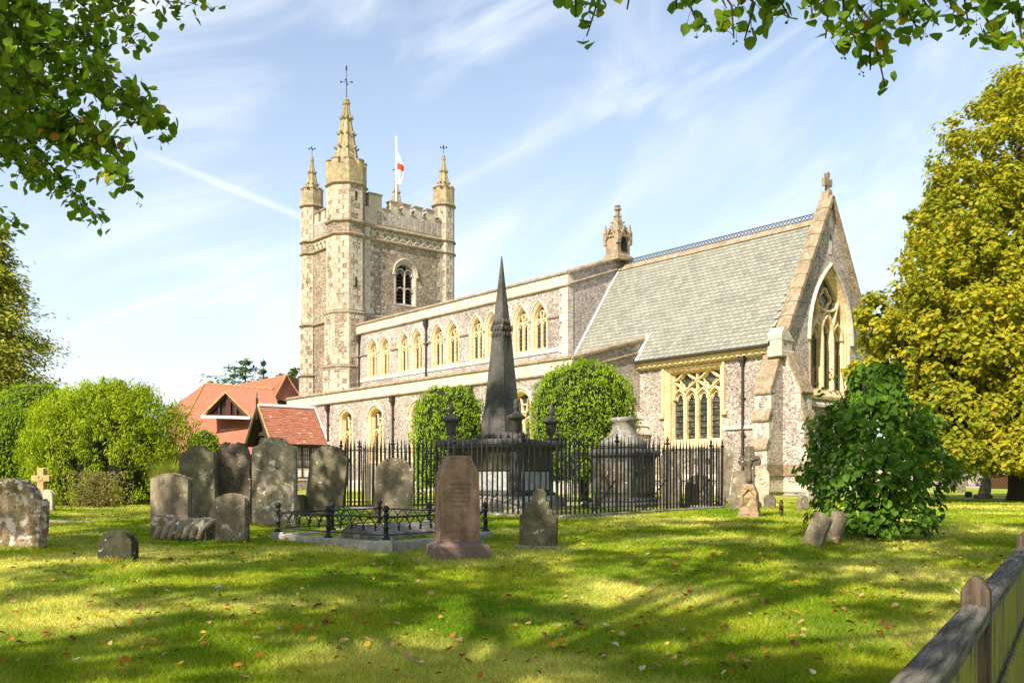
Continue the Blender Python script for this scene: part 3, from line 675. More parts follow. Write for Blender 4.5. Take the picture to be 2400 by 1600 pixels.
# --- chancel roof: slates -----------------------------------------
def chancel_roof():
    v0 = Vector((0, EY, EZ)); v1 = Vector((0, AX, RZ)); sl = (v1-v0); L = sl.length; up = sl.normalized(); nv = Vector((1, 0, 0)).cross(up); nv = nv if nv.z > 0 else -nv
    base = MB(); x0, x1 = .42, 11.55
    base.add([(x0, EY, EZ-.03), (x1, EY, EZ-.03), (x1, AX, RZ-.03), (x0, AX, RZ-.03), (x0, 2*AX-EY, EZ-.03), (x1, 2*AX-EY, EZ-.03)], [(0, 1, 2, 3), (3, 2, 5, 4)])
    roof = base.build('chancel_roof', M_SLATE, CH)
    ex = .205; rows = int(L/ex); sw = .285; rest = MB(); n = 0
    rot = Matrix((Vector((1, 0, 0)), up, nv)).transposed().to_4x4()
    shared = []
    for k in range(6):
        q = MB(); w = sw*.5-.006-R.uniform(0, .006); q.add([(-w, 0, .012), (w, 0, .012), (w, ex*1.5, 0), (-w, ex*1.5, 0), (-w, 0, .044), (w, 0, .044), (w, ex*1.5, .008), (-w, ex*1.5, .008)], [(0, 1, 5, 4), (1, 2, 6, 5), (2, 3, 7, 6), (3, 0, 4, 7), (4, 5, 6, 7)])
        shared.append(q.mesh('slate', M_SLATE, fix=False))
    cand = []
    for r in range(rows):
        xo = (r % 2)*sw*.5+R.uniform(-.02, .02); c = int((x1-x0)/sw)
        for i in range(c):
            x = x0+xo+sw*(i+.5)
            if x > x1-.1 or x < x0+.06: continue
            p = v0+up*(r*ex)+Vector((x, 0, 0)); p.x = x
            yd = 35+.7705*x-.6375*p.y
            vis = not (x > 7.3 and p.z < 5.7+(x-7.3)*.15+.6)
            cand.append((yd if vis else 99, x, p, r))
    cand.sort(key=lambda t: t[0])
    for i, (d, x, p, r) in enumerate(cand):
        jit = R.uniform(-.006, .006)
        if i < 300:
            o = obj('slate', shared[R.randrange(6)], roof); o.matrix_local = Matrix.Translation(p+up*jit) @ rot
        else:
            sh = shared[R.randrange(6)]; M4 = Matrix.Translation(p+up*jit) @ rot
            rest.add([M4 @ vv.co for vv in sh.vertices], [tuple(pl.vertices) for pl in sh.polygons])
    tag(rest.build('slates', M_SLATE, roof, fix=False), kind='stuff')
    # ridge of dark tiles and the pierced iron-like cresting
    rt = MB(); rt.prism([(AX+.20, RZ-.16), (AX+.16, RZ-.12), (AX, RZ+.12), (AX-.16, RZ-.12), (AX-.20, RZ-.16), (AX, RZ+.02)], lambda a, b, d: (d, a, b), .44, 11.5); rt.build('ridge_tiles', M_COPE, roof)
    cr = MB(); n = 62; z0 = RZ+.10
    for z in (z0+.02, z0+.22): cr.box(.46, 11.48, AX-.015, AX+.015, z-.014, z+.014)
    for i in range(n):
        x = .5+i*(10.95/n)
        cr.bar((x, AX, z0+.03), (x+.175, AX, z0+.21), .022, .024); cr.bar((x+.175, AX, z0+.03), (x, AX, z0+.21), .022, .024)
    cr.build('ridge_cresting', M_PIPE, roof)
    fl = MB(); 
    for (xa, wd) in ((11.50, .14),):
        a = v0+up*.2; b = v1-up*.1
        fl.add([Vector((xa-wd, a.y, a.z))+nv*.05, Vector((xa+.05, a.y, a.z))+nv*.05, Vector((xa+.05, b.y, b.z))+nv*.05, Vector((xa-wd, b.y, b.z))+nv*.05], [(0, 1, 2, 3)])
    fl.build('lead_flashing', M_LEAD, roof)
    fl = MB(); a = v0+up*.02; b = v0+up*1.42
    fl.add([Vector((6.98, a.y, a.z))+nv*.05, Vector((7.22, a.y, a.z))+nv*.05, Vector((7.22, b.y, b.z))+nv*.07, Vector((6.98, b.y, b.z))+nv*.05], [(0, 1, 2, 3)])
    fl.build('lead_flashing', M_LEADW, roof)
chancel_roof()

# --- coping runs made of stones -----------------------------------
def coping_run(name, pts, prof, mat, seg=.95, parent=None):
    """prof: section (out, up) swept from pts[0] to pts[1]; out vector given"""
    a, b, out = Vector(pts[0]), Vector(pts[1]), Vector(pts[2]); L = (b-a).length; n = max(1, int(L/seg)); first = parent
    up = Vector((0, 0, 1)); d = (b-a)/L
    for i in range(n):
        p, q = a+d*(L*i/n+.004), a+d*(L*(i+1)/n-.004); dz = R.uniform(-.003, .003)
        m = MB(); m.loft([[p+out*o+up*(u+dz) for o, u in prof], [q+out*o+up*(u+dz) for o, u in prof]], True, True, True)
        o = m.build(name if first is None else 'coping_stone', mat, first or CH)
        if first is None: first = o
    return first
PAR = [(-.30, 0), (.035, 0), (.035, .50), (-.30, .50)]
PCO = [(-.34, .503), (.06, .503), (.11, .54), (.11, .60), (0, .68), (-.20, .68), (-.34, .60)]
STR = [(-.05, -.10), (.035, -.10), (.11, -.03), (.11, .02), (-.05, .05)]
# --- aisle ---------------------------------------------------------
AY, AX0, AX1 = 4.05, 7.2, 32.8
def aisle():
    mp = S(AY); holes = []
    for c in (25.55, 22.4, 18.4, 14.45, 10.5):
        w, h = window_2light(mp, c, .62, 1.55, 3.95, .42, .8, .9, spring=2.95, fo=.14, dep=.34, hoodk=True); holes.append(h)
    w = MB(); w.panel([(AX0, -.6), (AX1, -.6), (AX1, 5.0), (AX0, 5.0)], holes, mp); w.build('aisle_wall', M_FLINT, CH)
    par = coping_run('aisle_parapet', ((AX0-.03, AY, 4.98), (AX1, AY, 4.98), (0, 1, 0)), PAR, M_LIME, 1.15)
    coping_run('x', ((AX0-.03, AY, 4.98), (AX1, AY, 4.98), (0, 1, 0)), PCO, M_COPE, 1.0, par)
    coping_run('x', ((AX0, AY, 4.97), (AX1, AY, 4.97), (0, 1, 0)), STR, M_COPE, 2.4, par)
    pl = MB(); pl.prism([(-.5, 0), (-.5, .14), (.42, .14), (.56, .0)], lambda a, b, d: (d, AY+b, a), AX0, AX1); pl.build('plinth', M_LIME, CH)
    # east end wall with the sloping parapet
    em = E(AX0); w = MB(); w.panel([(AY, -.6), (-.9, -.6), (-.9, 6.50), (AY, 5.0)], [], em); w.build('aisle_end_wall', M_FLINT, CH)
    w = MB(); w.prism([(AY, 4.98), (AY, 5.46), (-.85, 6.80), (-.85, 6.32)], em, -.28, .0); w.build('aisle_end_parapet', M_FLINT, CH)
    a, b = Vector((AX0, AY+.06, 5.46)), Vector((AX0, -.85, 6.80)); n = 6; first = None
    for i in range(n):
        p, q = a+(b-a)*(i/n+.002), a+(b-a)*((i+1)/n-.002); m = MB()
        sec = [(.32, 0), (-.10, 0), (-.10, .10), (.0, .18), (.22, .18), (.32, .10)]
        m.loft([[p+Vector((o, 0, u)) for o, u in sec], [q+Vector((o, 0, u)) for o, u in sec]], True, True, True)
        o = m.build('aisle_end_coping' if first is None else 'coping_stone', M_COPE, first or CH)
        first = first or o
    m = MB(); p, q = Vector((AX0, AY, 4.93)), Vector((AX0, -.3, 6.12)); sec = [(.05, 0), (-.05, 0), (-.09, .05), (-.09, .10), (.05, .14)]
    m.loft([[p+Vector((o, 0, u)) for o, u in sec], [q+Vector((o, 0, u)) for o, u in sec]], True, True, True); m.build('string_course', M_COPE, CH)
    r = MB(); r.add([(AX0+.2, AY-.2, 5.15), (AX1-.1, AY-.2, 5.15), (AX1-.1, .2, 6.35), (AX0+.2, -.6, 6.35)], [(0, 1, 2, 3)]); r.build('aisle_roof', M_LEAD, CH)
    w = MB(); w.panel([(AY, -.6), (.0, -.6), (.0, 6.3), (AY, 5.6)], [], lambda a, b, d: (AX1+d, a, b)); w.build('aisle_end_wall', M_FLINT, CH)
    for x in (27.5, 20.6, 13.97): pipe(x, AY, 0, 4.86)
    # stepped gabled buttress on the end wall
    first = None
    for (hw_, z0, z1, pr) in ((.52, -.4, 2.50, .62), (.56, 2.50, 2.86, .60), (.50, 2.86, 3.18, .46), (.36, 3.18, 3.52, .32)):
        m = MB(); y0 = .58
        t = .84 if z0 > 2 else 1.0
        if z0 < 2: m.box(AX0-pr, AX0, y0-hw_, y0+hw_, z0, z1)
        else: m.loft([[(AX0, y0-hw_, z0), (AX0-pr-.08, y0-hw_, z0), (AX0-pr-.08, y0+hw_, z0), (AX0, y0+hw_, z0)], [(AX0, y0-hw_*.86, z1), (AX0-pr+.12, y0-hw_*.86, z1), (AX0-pr+.12, y0+hw_*.86, z1), (AX0, y0+hw_*.86, z1)]], True, True, True)
        o = m.build('buttress' if first is None else 'weathering', M_FLINT if first is None else M_LIME, first or CH, bevel=.012); first = first or o
    m = MB(); m.prism([(.58-.22, 3.52), (.58+.22, 3.52), (.58, 3.92)], lambda a, b, d: (AX0-d, a, b), -.02, .22); m.build('gablet', M_LIMEP, first)
aisle()

# --- nave clerestory ------------------------------------------------
NY, NX0, NX1 = .2, 11.55, 31.6
def nave():
    mp = S(NY); holes = []
    for c in (28.35, 24.9, 21.45, 17.95, 14.3):
        for s in (-.69, .69):
            w, h = window_2light(mp, c+s, .47, 6.95, 8.33, .80, fo=.12, dep=.27, spring=8.16, bars=6); holes.append(h)
    w = MB(); w.panel([(NX0, 5.0), (NX1, 5.0), (NX1, 9.8), (NX0, 9.8)], holes, mp); w.build('nave_wall', M_FLINT, CH)
    par = coping_run('nave_parapet', ((NX0-.03, NY, 9.72), (NX1, NY, 9.72), (0, 1, 0)), PAR, M_LIME, 1.2)
    coping_run('x', ((NX0-.03, NY, 9.72), (NX1, NY, 9.72), (0, 1, 0)), PCO, M_COPE, 1.0, par)
    coping_run('x', ((NX0, NY, 9.71), (NX1, NY, 9.71), (0, 1, 0)), STR, M_COPE, 2.6, par)
    # string pieces between the windows at springing height, and the sill band
    edges = [NX0+.62]; 
    for c in (14.3, 17.95, 21.45, 24.9, 28.35): edges += [c-1.40, c+1.40]
    edges.append(NX1-.05)
    for i in range(0, len(edges), 2):
        if edges[i+1]-edges[i] < .1: continue
        q = MB(); q.prism([(8.28, 0), (8.28, .07), (8.34, .09), (8.40, 0)], lambda a, b, d: (d, NY+b, a), edges[i], edges[i+1]); q.build('string_course', M_COPE, CH)
    q = MB(); q.prism([(6.66, 0), (6.66, .05), (6.76, .05), (6.86, 0)], lambda a, b, d: (d, NY+b, a), NX0, NX1); q.build('sill_band', M_LIME, CH)
    # pilaster at the east corner built of stones
    z = 6.3; i = 0; first = None
    while z < 9.6:
        h = R.uniform(.28, .42); w = .55 if i % 2 else .38; m = MB(); m.box(NX0-.03, NX0+w, NY-.3, NY+.06, z+.006, min(z+h, 9.6)-.006)
        o = m.build('corner_pilaster' if first is None else 'quoin', M_LIME, first or CH); first = first or o; z += h; i += 1
    em = E(NX0); w = MB(); w.panel([(NY, 4.5), (-6.6, 4.5), (-6.6, 9.8), (AX, 11.0), (NY, 9.8)], [], em); w.build('nave_gable_wall', M_FLINT, CH)
    for sgn in (0, 1):
        fm = lambda y: 2*AX-y if sgn else y
        w = MB(); w.prism([(fm(NY), 9.72), (fm(NY), 10.22), (fm(AX), 11.42), (fm(AX), 10.92)], em, -.25, .0); w.build('nave_gable_parapet', M_FLINT, CH)
        for (z0, z1, sec, mt) in ((10.22, 11.42, [(.28, 0), (-.09, 0), (-.09, .10), (.0, .19), (.20, .19), (.28, .10)], M_COPE), (9.66, 10.86, [(.05, 0), (-.05, 0), (-.10, .05), (-.10, .09), (.05, .14)], M_COPE)):
            first = None
            for i in range(4):
                ya, yb = NY+.05+(AX-NY-.05)*(i/4+.002), NY+.05+(AX-NY-.05)*((i+1)/4-.002); za, zb = z0+(z1-z0)*i/4, z0+(z1-z0)*(i+1)/4
                m = MB(); m.loft([[(NX0+o, fm(ya), za+u) for o, u in sec], [(NX0+o, fm(yb), zb+u) for o, u in sec]], True, True, True)
                o_ = m.build('nave_gable_coping' if first is None else 'coping_stone', mt, first or CH); first = first or o_
    r = MB(); r.add([(NX0+.25, NY-.1, 9.9), (NX1, NY-.1, 9.9), (NX1, AX, 11.1), (NX0+.25, AX, 11.1), (NX1, -6.5, 9.9), (NX0+.25, -6.5, 9.9)], [(0, 1, 2, 3), (3, 2, 4, 5)]); r.build('nave_roof', M_LEAD, CH)
    w = MB(); w.panel([(NX0, 4.5), (NX1, 4.5), (NX1, 10.3), (NX0, 10.3)], [], S(-6.6)); w.build('nave_wall', M_FLINT, CH)
    pipe(30.6, NY, 5.9, 9.55); pipe(23.2, NY, 5.9, 9.55)
    # sanctus bellcote on the gable
    bx, by = NX0+.08, AX; b = MB(); hw = .42
    b.loft([[(bx-w, by-w, z), (bx+w, by-w, z), (bx+w, by+w, z), (bx-w, by+w, z)] for w, z in ((hw+.14, 11.30), (hw+.12, 11.50), (hw, 11.62), (hw, 12.42), (hw+.07, 12.46), (hw+.07, 12.56), (hw-.1, 12.60), (.10, 13.55), (.07, 13.80))], True, True, True)
    bc = b.build('bellcote', M_COPE, CH)
    n = MB(); n.prism([(by-.20, 11.75), (by+.20, 11.75), (by+.20, 12.2), (by, 12.62), (by-.20, 12.2)], lambda a, b_, d: (bx-hw-d, a, b_), -.01, .02); n.build('niche', M_DARK, bc)
    g = MB()
    for s in (1, -1):
        g.prism([(by-.44, 12.3), (by-.34, 12.3), (by, 12.86), (by+.34, 12.3), (by+.44, 12.3), (by, 13.02)], lambda a, b_, d: (bx+s*(hw+d), a, b_), -.02, .10)
        g.prism([(bx-.44, 12.3), (bx-.34, 12.3), (bx, 12.86), (bx+.34, 12.3), (bx+.44, 12.3), (bx, 13.02)], lambda a, b_, d: (a, by+s*(hw+d), b_), -.02, .10)
    g.build('gablet', M_COPE, bc)
    for sx in (-1, 1):
        for sy in (-1, 1):
            p = MB(); p.loft([[(bx+sx*hw+w*c1, by+sy*hw+w*c2, z) for c1, c2 in ((-1, -1), (1, -1), (1, 1), (-1, 1))] for w, z in ((.09, 12.1), (.09, 12.66), (.11, 12.68), (.075, 12.74), (.015, 13.12))], True, True, True); p.build('pinnacle', M_COPE, bc)
    f = MB(); f.lathe([(.06, 13.78), (.17, 13.84), (.19, 13.92), (.10, 13.98), (.17, 14.03), (.06, 14.10)], 8, (bx, by, 0)); f.build('finial', M_COPE, bc)
    k = MB()
    for j, z in enumerate((12.9, 13.2, 13.5)):
        w = (13.55-z)/(13.55-12.60)*(hw-.1)+.08
        for s in (-1, 1): k.box(bx+s*w-.07, bx+s*w+.07, by+s*w-.05, by+s*w+.05, z, z+.07); k.box(bx+s*w-.05, bx+s*w+.05, by-s*w-.05, by-s*w+.05, z, z+.07)
    k.build('crockets', M_COPE, bc, bevel=.015)
nave()

# --- tower ----------------------------------------------------------
TX0, TX1, TY0, TY1 = 31.5, 38.5, -.1, -7.4
TC = (TY0+TY1)/2
def tower():
    em = E(TX0); sm = S(TY0)
    # belfry window with louvres
    c, w, z0, zs, rise = TC, .64, 12.2, 14.1, .72
    o = lambda off: outline(c, w, z0, zs, rise, off, 1.0, .80)
    fr = frame_loft(o, [(.24, -.03), (.24, .014), (.14, .014), (.06, -.10), (.0, -.10), (-.03, -.30), (-.03, -.5)], em); win = fr.build('window', M_LIMET, CH)
    hood(c, w, zs, rise, em, .22, 1.0, .80, .12, .11).build('hood_mould', M_LIMET, win)
    for s in (-1, 1): q = MB(); q.box(c+s*(w+.28)-.09, c+s*(w+.28)+.09, zs-.12, zs+.02, 0, .13, em); q.build('label_stop', M_LIMET, win, bevel=.02)
    g = MB(); g.panel(o(-.01), [], em, -.48); g.build('opening', M_DARK, win)
    z = z0+.06
    while z < zs+.45:
        wd = w if z < zs+.1 else w*.75
        q = MB(); q.obox(em(c, z+.08, -.30), (0, wd, 0), (.11, 0, .06), (-.012, 0, .022)); q.build('louvre', M_LOUVRE, win); z += .235
    t = MB(); t.trace([(c, z0), (c, zs+.1)], .11, -.22, -.05, em)
    for s in (-1, 1):
        t.trace(arch(c+s*.31, .31, zs-.02, .40, 1, .75), .09, -.22, -.06, em); t.trace(arch(c+s*.31, .19, zs-.05, .26), .05, -.22, -.12, em)
        t.trace(arch(c+s*.31, .29, 13.0, .26, 1, .8), .09, -.22, -.06, em)
    t.trace([(c, zs+.05), (c-.2, zs+.45)], .06, -.22, -.08, em); t.trace([(c, zs+.05), (c+.2, zs+.45)], .06, -.22, -.08, em)
    t.build('tracery', M_LIMET, win)
    wl = MB(); wl.panel([(TY0, 0), (TY1, 0), (TY1, 16.0), (TY0, 16.0)], [o(.23)], em); tw = wl.build('tower_wall', M_FLINT_T, CH)
    for mp_, a0, a1 in ((sm, TX0, TX1), (S(TY1), TX0, TX1), (E(TX1), TY0, TY1)):
        m = MB(); m.panel([(a0, 0), (a1, 0), (a1, 16.0), (a0, 16.0)], [], mp_); m.build('tower_wall', M_FLINT_T, CH)
    # ashlar strips of quoins on the east face
    z = 11.25; i = 0
    while z < 15.85:
        h = R.uniform(.26, .42)
        wq = (.62, .34, .46)[i % 3]; quoin(tw, em, TY0-.62-wq, TY0-.55, z+.006, z+h-.006, .02, M_LIMET)
        wq = (.30, .55, .40)[i % 3]; quoin(tw, em, TY1+.50, TY1+.55+wq, z+.006, z+h-.006, .02, M_LIMET); z += h; i += 1
    for k in range(26):
        a = R.uniform(TY1+1.1, TY0-1.4); b = R.uniform(11.3, 15.6)
        if abs(a-c) < 1.15 and b < 15.1: continue
        s1 = R.uniform(.10, .24); quoin(tw, em, a, a+s1*1.4, b, b+s1, .008, M_LIMET)
    # string courses round the body
    def ring(z, sec, mt=M_LIMET, name='string_course'):
        m = MB(); rr = []
        for o_, u in sec: rr.append([(TX0-o_, TY0+o_, z+u), (TX1+o_, TY0+o_, z+u), (TX1+o_, TY1-o_, z+u), (TX0-o_, TY1-o_, z+u)])
        m.loft(rr, True); return m.build(name, mt, CH)
    for z in (11.1, 16.05, 16.86): ring(z, [(-.02, -.12), (.06, -.10), (.15, -.02), (.15, .03), (.02, .13)], M_COPE)
    # frieze: recess with a pierced row of crossed cusps
    fr = ring(16.15, [(-.12, 0), (-.12, .64)], M_LIMET, 'frieze'); f = MB()
    for (mp_, a0, a1) in ((em, TY0-.95, TY1+.75), (sm, TX0+1.0, TX1-.7)):
        n = 10; st = (a1-a0)/n
        for i in range(n):
            m_ = MB(); x = a0+st*(i+.5); hw = abs(st)*.5
            for s in (-1, 1):
                m_.trace([(x-hw, 16.44+s*.26), (x-hw*.35, 16.44+s*.10), (x, 16.44), (x+hw*.35, 16.44-s*.10), (x+hw, 16.44-s*.26)], .12, -.12, .03, mp_, front=.6)
            m_.trace([(x, 16.18), (x, 16.72)], .13, -.12, .01, mp_, front=.4); m_.trace([(x-hw*.8, 16.44), (x+hw*.8, 16.44)], .08, -.12, -.02, mp_)
            m_.build('frieze_cusp', M_LIMET, fr)
    for (mp_, a0, a1) in ((em, TY0-.95, TY0-.4), (em, TY1+.1, TY1+.72)):
        q = MB(); q.box(a0, a1, 16.15, 16.80, -.1, .04, mp_); q.build('frieze_end', M_LIMET, fr)
    # parapet with battlements
    pp = ring(16.95, [(-.02, 0), (-.02, 1.16), (-.45, 1.16), (-.45, 0)], M_LIMET, 'parapet')
    for (mp_, a0, a1) in ((em, TY0, TY1), (sm, TX0, TX1), (S(TY1), TX0, TX1), (E(TX1), TY0, TY1)):
        L = a1-a0; d0, d1 = (-.44, -.025) if mp_ in (em, sm) else (.02, .44)
        if mp_ is not em and mp_ is not sm: d0, d1 = .025-.0, .44
        if mp_ is em or mp_ is sm: pass
        ms = [(.125, .255, .84), (.345, .425, .60), (.475, .555, .60), (.605, .685, .60), (.735, .815, .60), (.90, .96, .66)]
        for (u0, u1, hh) in ms:
            q = MB(); q.box(a0+L*u0, a0+L*u1, 18.10, 18.10+hh, d0, d1, mp_); mo = q.build('merlon', M_LIMET, pp)
            q = MB(); e = .05 if L > 0 else -.05; q.box(a0+L*u0-e, a0+L*u1+e, 18.10+hh, 18.20+hh, d0-.06, d1+.07, mp_); q.build('merlon_coping', M_COPE, pp)
        for i in range(len(ms)-1):
            q = MB(); e = .02 if L > 0 else -.02; q.box(a0+L*ms[i][1]+e, a0+L*ms[i+1][0]-e, 18.105, 18.20, d0-.05, d1+.06, mp_); q.build('embrasure_sill', M_COPE, pp)
    for mp_, a0, a1 in ((em, TY0-1.45, TY1+.6), (sm, TX0+1.4, TX1-.7)):
        for i in range(11):
            a = a0+(a1-a0)*(i+.5)/11; s = .17; q = MB(); q.box(a-s, a+s, 17.12, 17.92, -.05, -.008, mp_); q.build('flint_panel', M_FLINT, pp)
    r = MB(); r.add([(TX0, TY0, 17.1), (TX1, TY0, 17.1), (TX1, TY1, 17.1), (TX0, TY1, 17.1)], [(0, 1, 2, 3)]); r.build('tower_roof', M_LEAD, CH)
    C8 = 1/math.cos(PI/8)
    def oct_(m, cx, cy, prof, cap=False): m.lathe([(a*C8, z) for a, z in prof], 8, (cx, cy, 0), PI/8, cap=cap); return m
    def turret(cx, cy, body, strings, par, spire, cross, big):
        m = oct_(MB(), cx, cy, body, True); t = m.build('turret', M_FLINT_T, CH)
        for a, z in strings: oct_(MB(), cx, cy, [(a-.02, z-.12), (a+.06, z-.09), (a+.13, z-.02), (a+.13, z+.03), (a, z+.12)]).build('string_course', M_COPE, t)
        a, z0, z1 = par; pm = oct_(MB(), cx, cy, [(a, z0), (a, z1-(.42 if big else .26)), (a-.16, z1-(.42 if big else .26)), (a-.16, z0)]).build('turret_parapet', M_SPIRE, t)
        for i in range(8):
            an = i*PI/4+PI/8; mw = .29 if big else .17      # merlons wrap the angles
            for e, (zz0, zz1, ex) in enumerate(((z1-(.42 if big else .26), z1-.07, 0), (z1-.07, z1, .04))):
                q = MB(); ring_i = []; 
                p_ = []
                for rr in (a+ex, a-.17-ex):
                    c0 = Vector((math.cos(an), math.sin(an)))*rr*C8
                    tA = Vector((math.cos(an-PI/8-PI/2), math.sin(an-PI/8-PI/2))); tB = Vector((math.cos(an+PI/8+PI/2), math.sin(an+PI/8+PI/2)))
                    p_.append([c0+tA*(mw+ex), c0, c0+tB*(mw+ex)])
                poly = p_[0]+p_[1][::-1]
                q.loft([[(cx+v.x, cy+v.y, zz) for v in poly] for zz in (zz0, zz1)], True, True, True); q.build('merlon' if e == 0 else 'merlon_coping', M_SPIRE if e == 0 else M_COPE, t)
        b0, s0, s1 = spire; sp = oct_(MB(), cx, cy, [(b0, s0-.3), (b0, s0), (b0*.62, s0+(s1-s0)*.42), (b0*.30, s0+(s1-s0)*.80), (b0*.16, s1)], True).build('spire', M_SPIRE, t)
        rib = MB(); 
        for i in range(8):
            an = i*PI/4+PI/8; pts = [(cx+math.cos(an)*C8*rr, cy+math.sin(an)*C8*rr, z) for rr, z in ((b0, s0), (b0*.62, s0+(s1-s0)*.42), (b0*.30, s0+(s1-s0)*.80), (b0*.16, s1))]
            rib.tube(pts, [.045 if big else .03]*4, 5)
        rib.build('spire_ribs', M_SPIRE, t)
        me = MB(); k = .17 if big else .11
        me.lathe([(.30, -.1), (.45, .05), (.95, .25), (1.0, .5), (.55, .8), (.75, 1.0), (.2, 1.25)], 6); me.v = [(x*k*.7+z*k*.9-.02, y*k*.75, z*k*.95) for x, y, z in me.v]; cm = roughen(me.mesh('crocket', M_SPIRE, True), .012, 9)
        for f_ in ((.10, .30, .52, .76) if big else (.26, .62)):
            z = s0+(s1-s0)*f_
            rr = b0*(1-.38*f_/.42) if f_ < .42 else b0*(.62-.32*(f_-.42)/.38)
            for i in range(8):
                an = i*PI/4+PI/8; obj('crocket', cm, t, (cx+math.cos(an)*C8*rr, cy+math.sin(an)*C8*rr, z), (0, 0, an))
        fz = MB(); q = .20 if big else .11; fz.lathe([(q*.7, s1-.1), (q*1.2, s1), (q*1.35, s1+.12), (q*.8, s1+.2), (q*1.0, s1+.28), (q*.5, s1+.36), (.03, s1+.42)], 8, (cx, cy, 0)); fz.build('finial', M_SPIRE, t)
        ix = MB(); zt = cross; ix.tube([(cx, cy, s1+.3), (cx, cy, zt)], [.035, .018] if big else [.022, .012], 6)
        zc = s1+.3+(zt-s1-.3)*(.60 if big else .72); al = .34 if big else .2
        dv = Vector((.7705, .6375, 0)); dl = Vector((-.25, -.97, 0)).normalized()
        for d_ in (Vector((.6, .8, 0)), Vector((.8, -.6, 0))):
            p, q2 = Vector((cx, cy, zc))-d_*al, Vector((cx, cy, zc))+d_*al; ix.tube([p, q2], .016 if big else .013, 5)
            for pe in (p, q2): ix.obox(pe, (.035, 0, 0), (0, .035, 0), (0, 0, .05))
        if big: ix.lathe([(.02, zt-.02), (.055, zt+.0), (.05, zt+.22), (.02, zt+.3)], 6, (cx, cy, 0))
        ix.build('iron_cross', M_IRON, t)
        return t
    SE_ = (32.25, .22)
    t = turret(*SE_, [(1.36, -.5), (1.36, 7.6), (1.27, 7.8), (1.27, 11.0), (1.17, 11.2), (1.17, 20.2)], [(1.28, 7.7), (1.19, 11.1), (1.17, 16.05), (1.17, 16.86), (1.17, 19.25)], (1.19, 19.3, 20.85), (.80, 20.35, 24.55), 26.75, True)
    # ashlar faces: pale stones set among the flint of the turret
    def stones(cx, cy, a, z0, z1, faces, dens, big=True, mt=M_LIMET):
        for fi in faces:
            an = fi; nx, ny = math.cos(an), math.sin(an); tx, ty = -ny, nx; hw = a*math.tan(PI/8)
            mp_ = lambda u, b, d: (cx+nx*(a+d)+tx*u, cy+ny*(a+d)+ty*u, b)
            z = z0; j = R.randrange(2)
            while z < z1-.1:
                h = min(R.uniform(.26, .40), z1-z); 
                for e in (-1, 1):
                    wq = hw*((1.18, .62)[(j+(e > 0)) % 2] if R.random() < dens else .3)
                    u0, u1 = (-hw, -hw+wq) if e < 0 else (hw-wq, hw)
                    quoin(t, mp_, u0+.004, u1-.004, z+.006, z+h-.006, .014, mt)
                z += h; j += 1
    stones(*SE_, 1.17, 11.28, 15.9, (PI/2, 3*PI/4, PI), .9); stones(*SE_, 1.27, 7.85, 10.95, (PI/2, 3*PI/4, PI), .55); stones(*SE_, 1.17, 16.98, 19.1, (PI/2, 3*PI/4, PI), .75)
    stones(*SE_, 1.36, 5.4, 7.5, (PI/2, 3*PI/4), .6)
    sl = MB(); nx, ny = math.cos(PI), math.sin(PI)
    for zz in (12.75, 18.15):
        mp_ = lambda u, b, d: (SE_[0]-1.17-d, SE_[1]-u, b); sl.box(-.05, .06, zz, zz+.62, .0, .03, mp_)
    sl.build('slit_window', M_DARK, t)
    PB = [(.80, -.5), (.80, 7.6), (.74, 7.8), (.74, 11.0), (.69, 11.2), (.69, 20.0)]; PS = [(.76, 7.7), (.71, 11.15), (.69, 16.05), (.69, 16.86), (.69, 19.35)]
    t = turret(38.0, -.35, PB, PS, (.70, 19.4, 20.62), (.46, 20.3, 22.55), 23.65, False)
    stones(38.0, -.35, .69, 11.3, 15.9, (PI/2, 3*PI/4, PI), .8); stones(38.0, -.35, .69, 16.98, 19.2, (PI/2, 3*PI/4, PI), .8); stones(38.0, -.35, .74, 7.85, 10.95, (PI/2, 3*PI/4), .7); stones(38.0, -.35, .80, 4.9, 7.5, (PI/2, 3*PI/4), .8)
    t = turret(32.0, -7.2, PB, PS, (.70, 19.4, 20.62), (.46, 20.3, 22.55), 23.65, False); stones(32.0, -7.2, .69, 11.3, 19.2, (3*PI/4, PI, 5*PI/4), .8)
    t = turret(38.0, -7.2, PB, PS, (.70, 19.4, 20.62), (.46, 20.3, 22.55), 23.65, False)
tower()

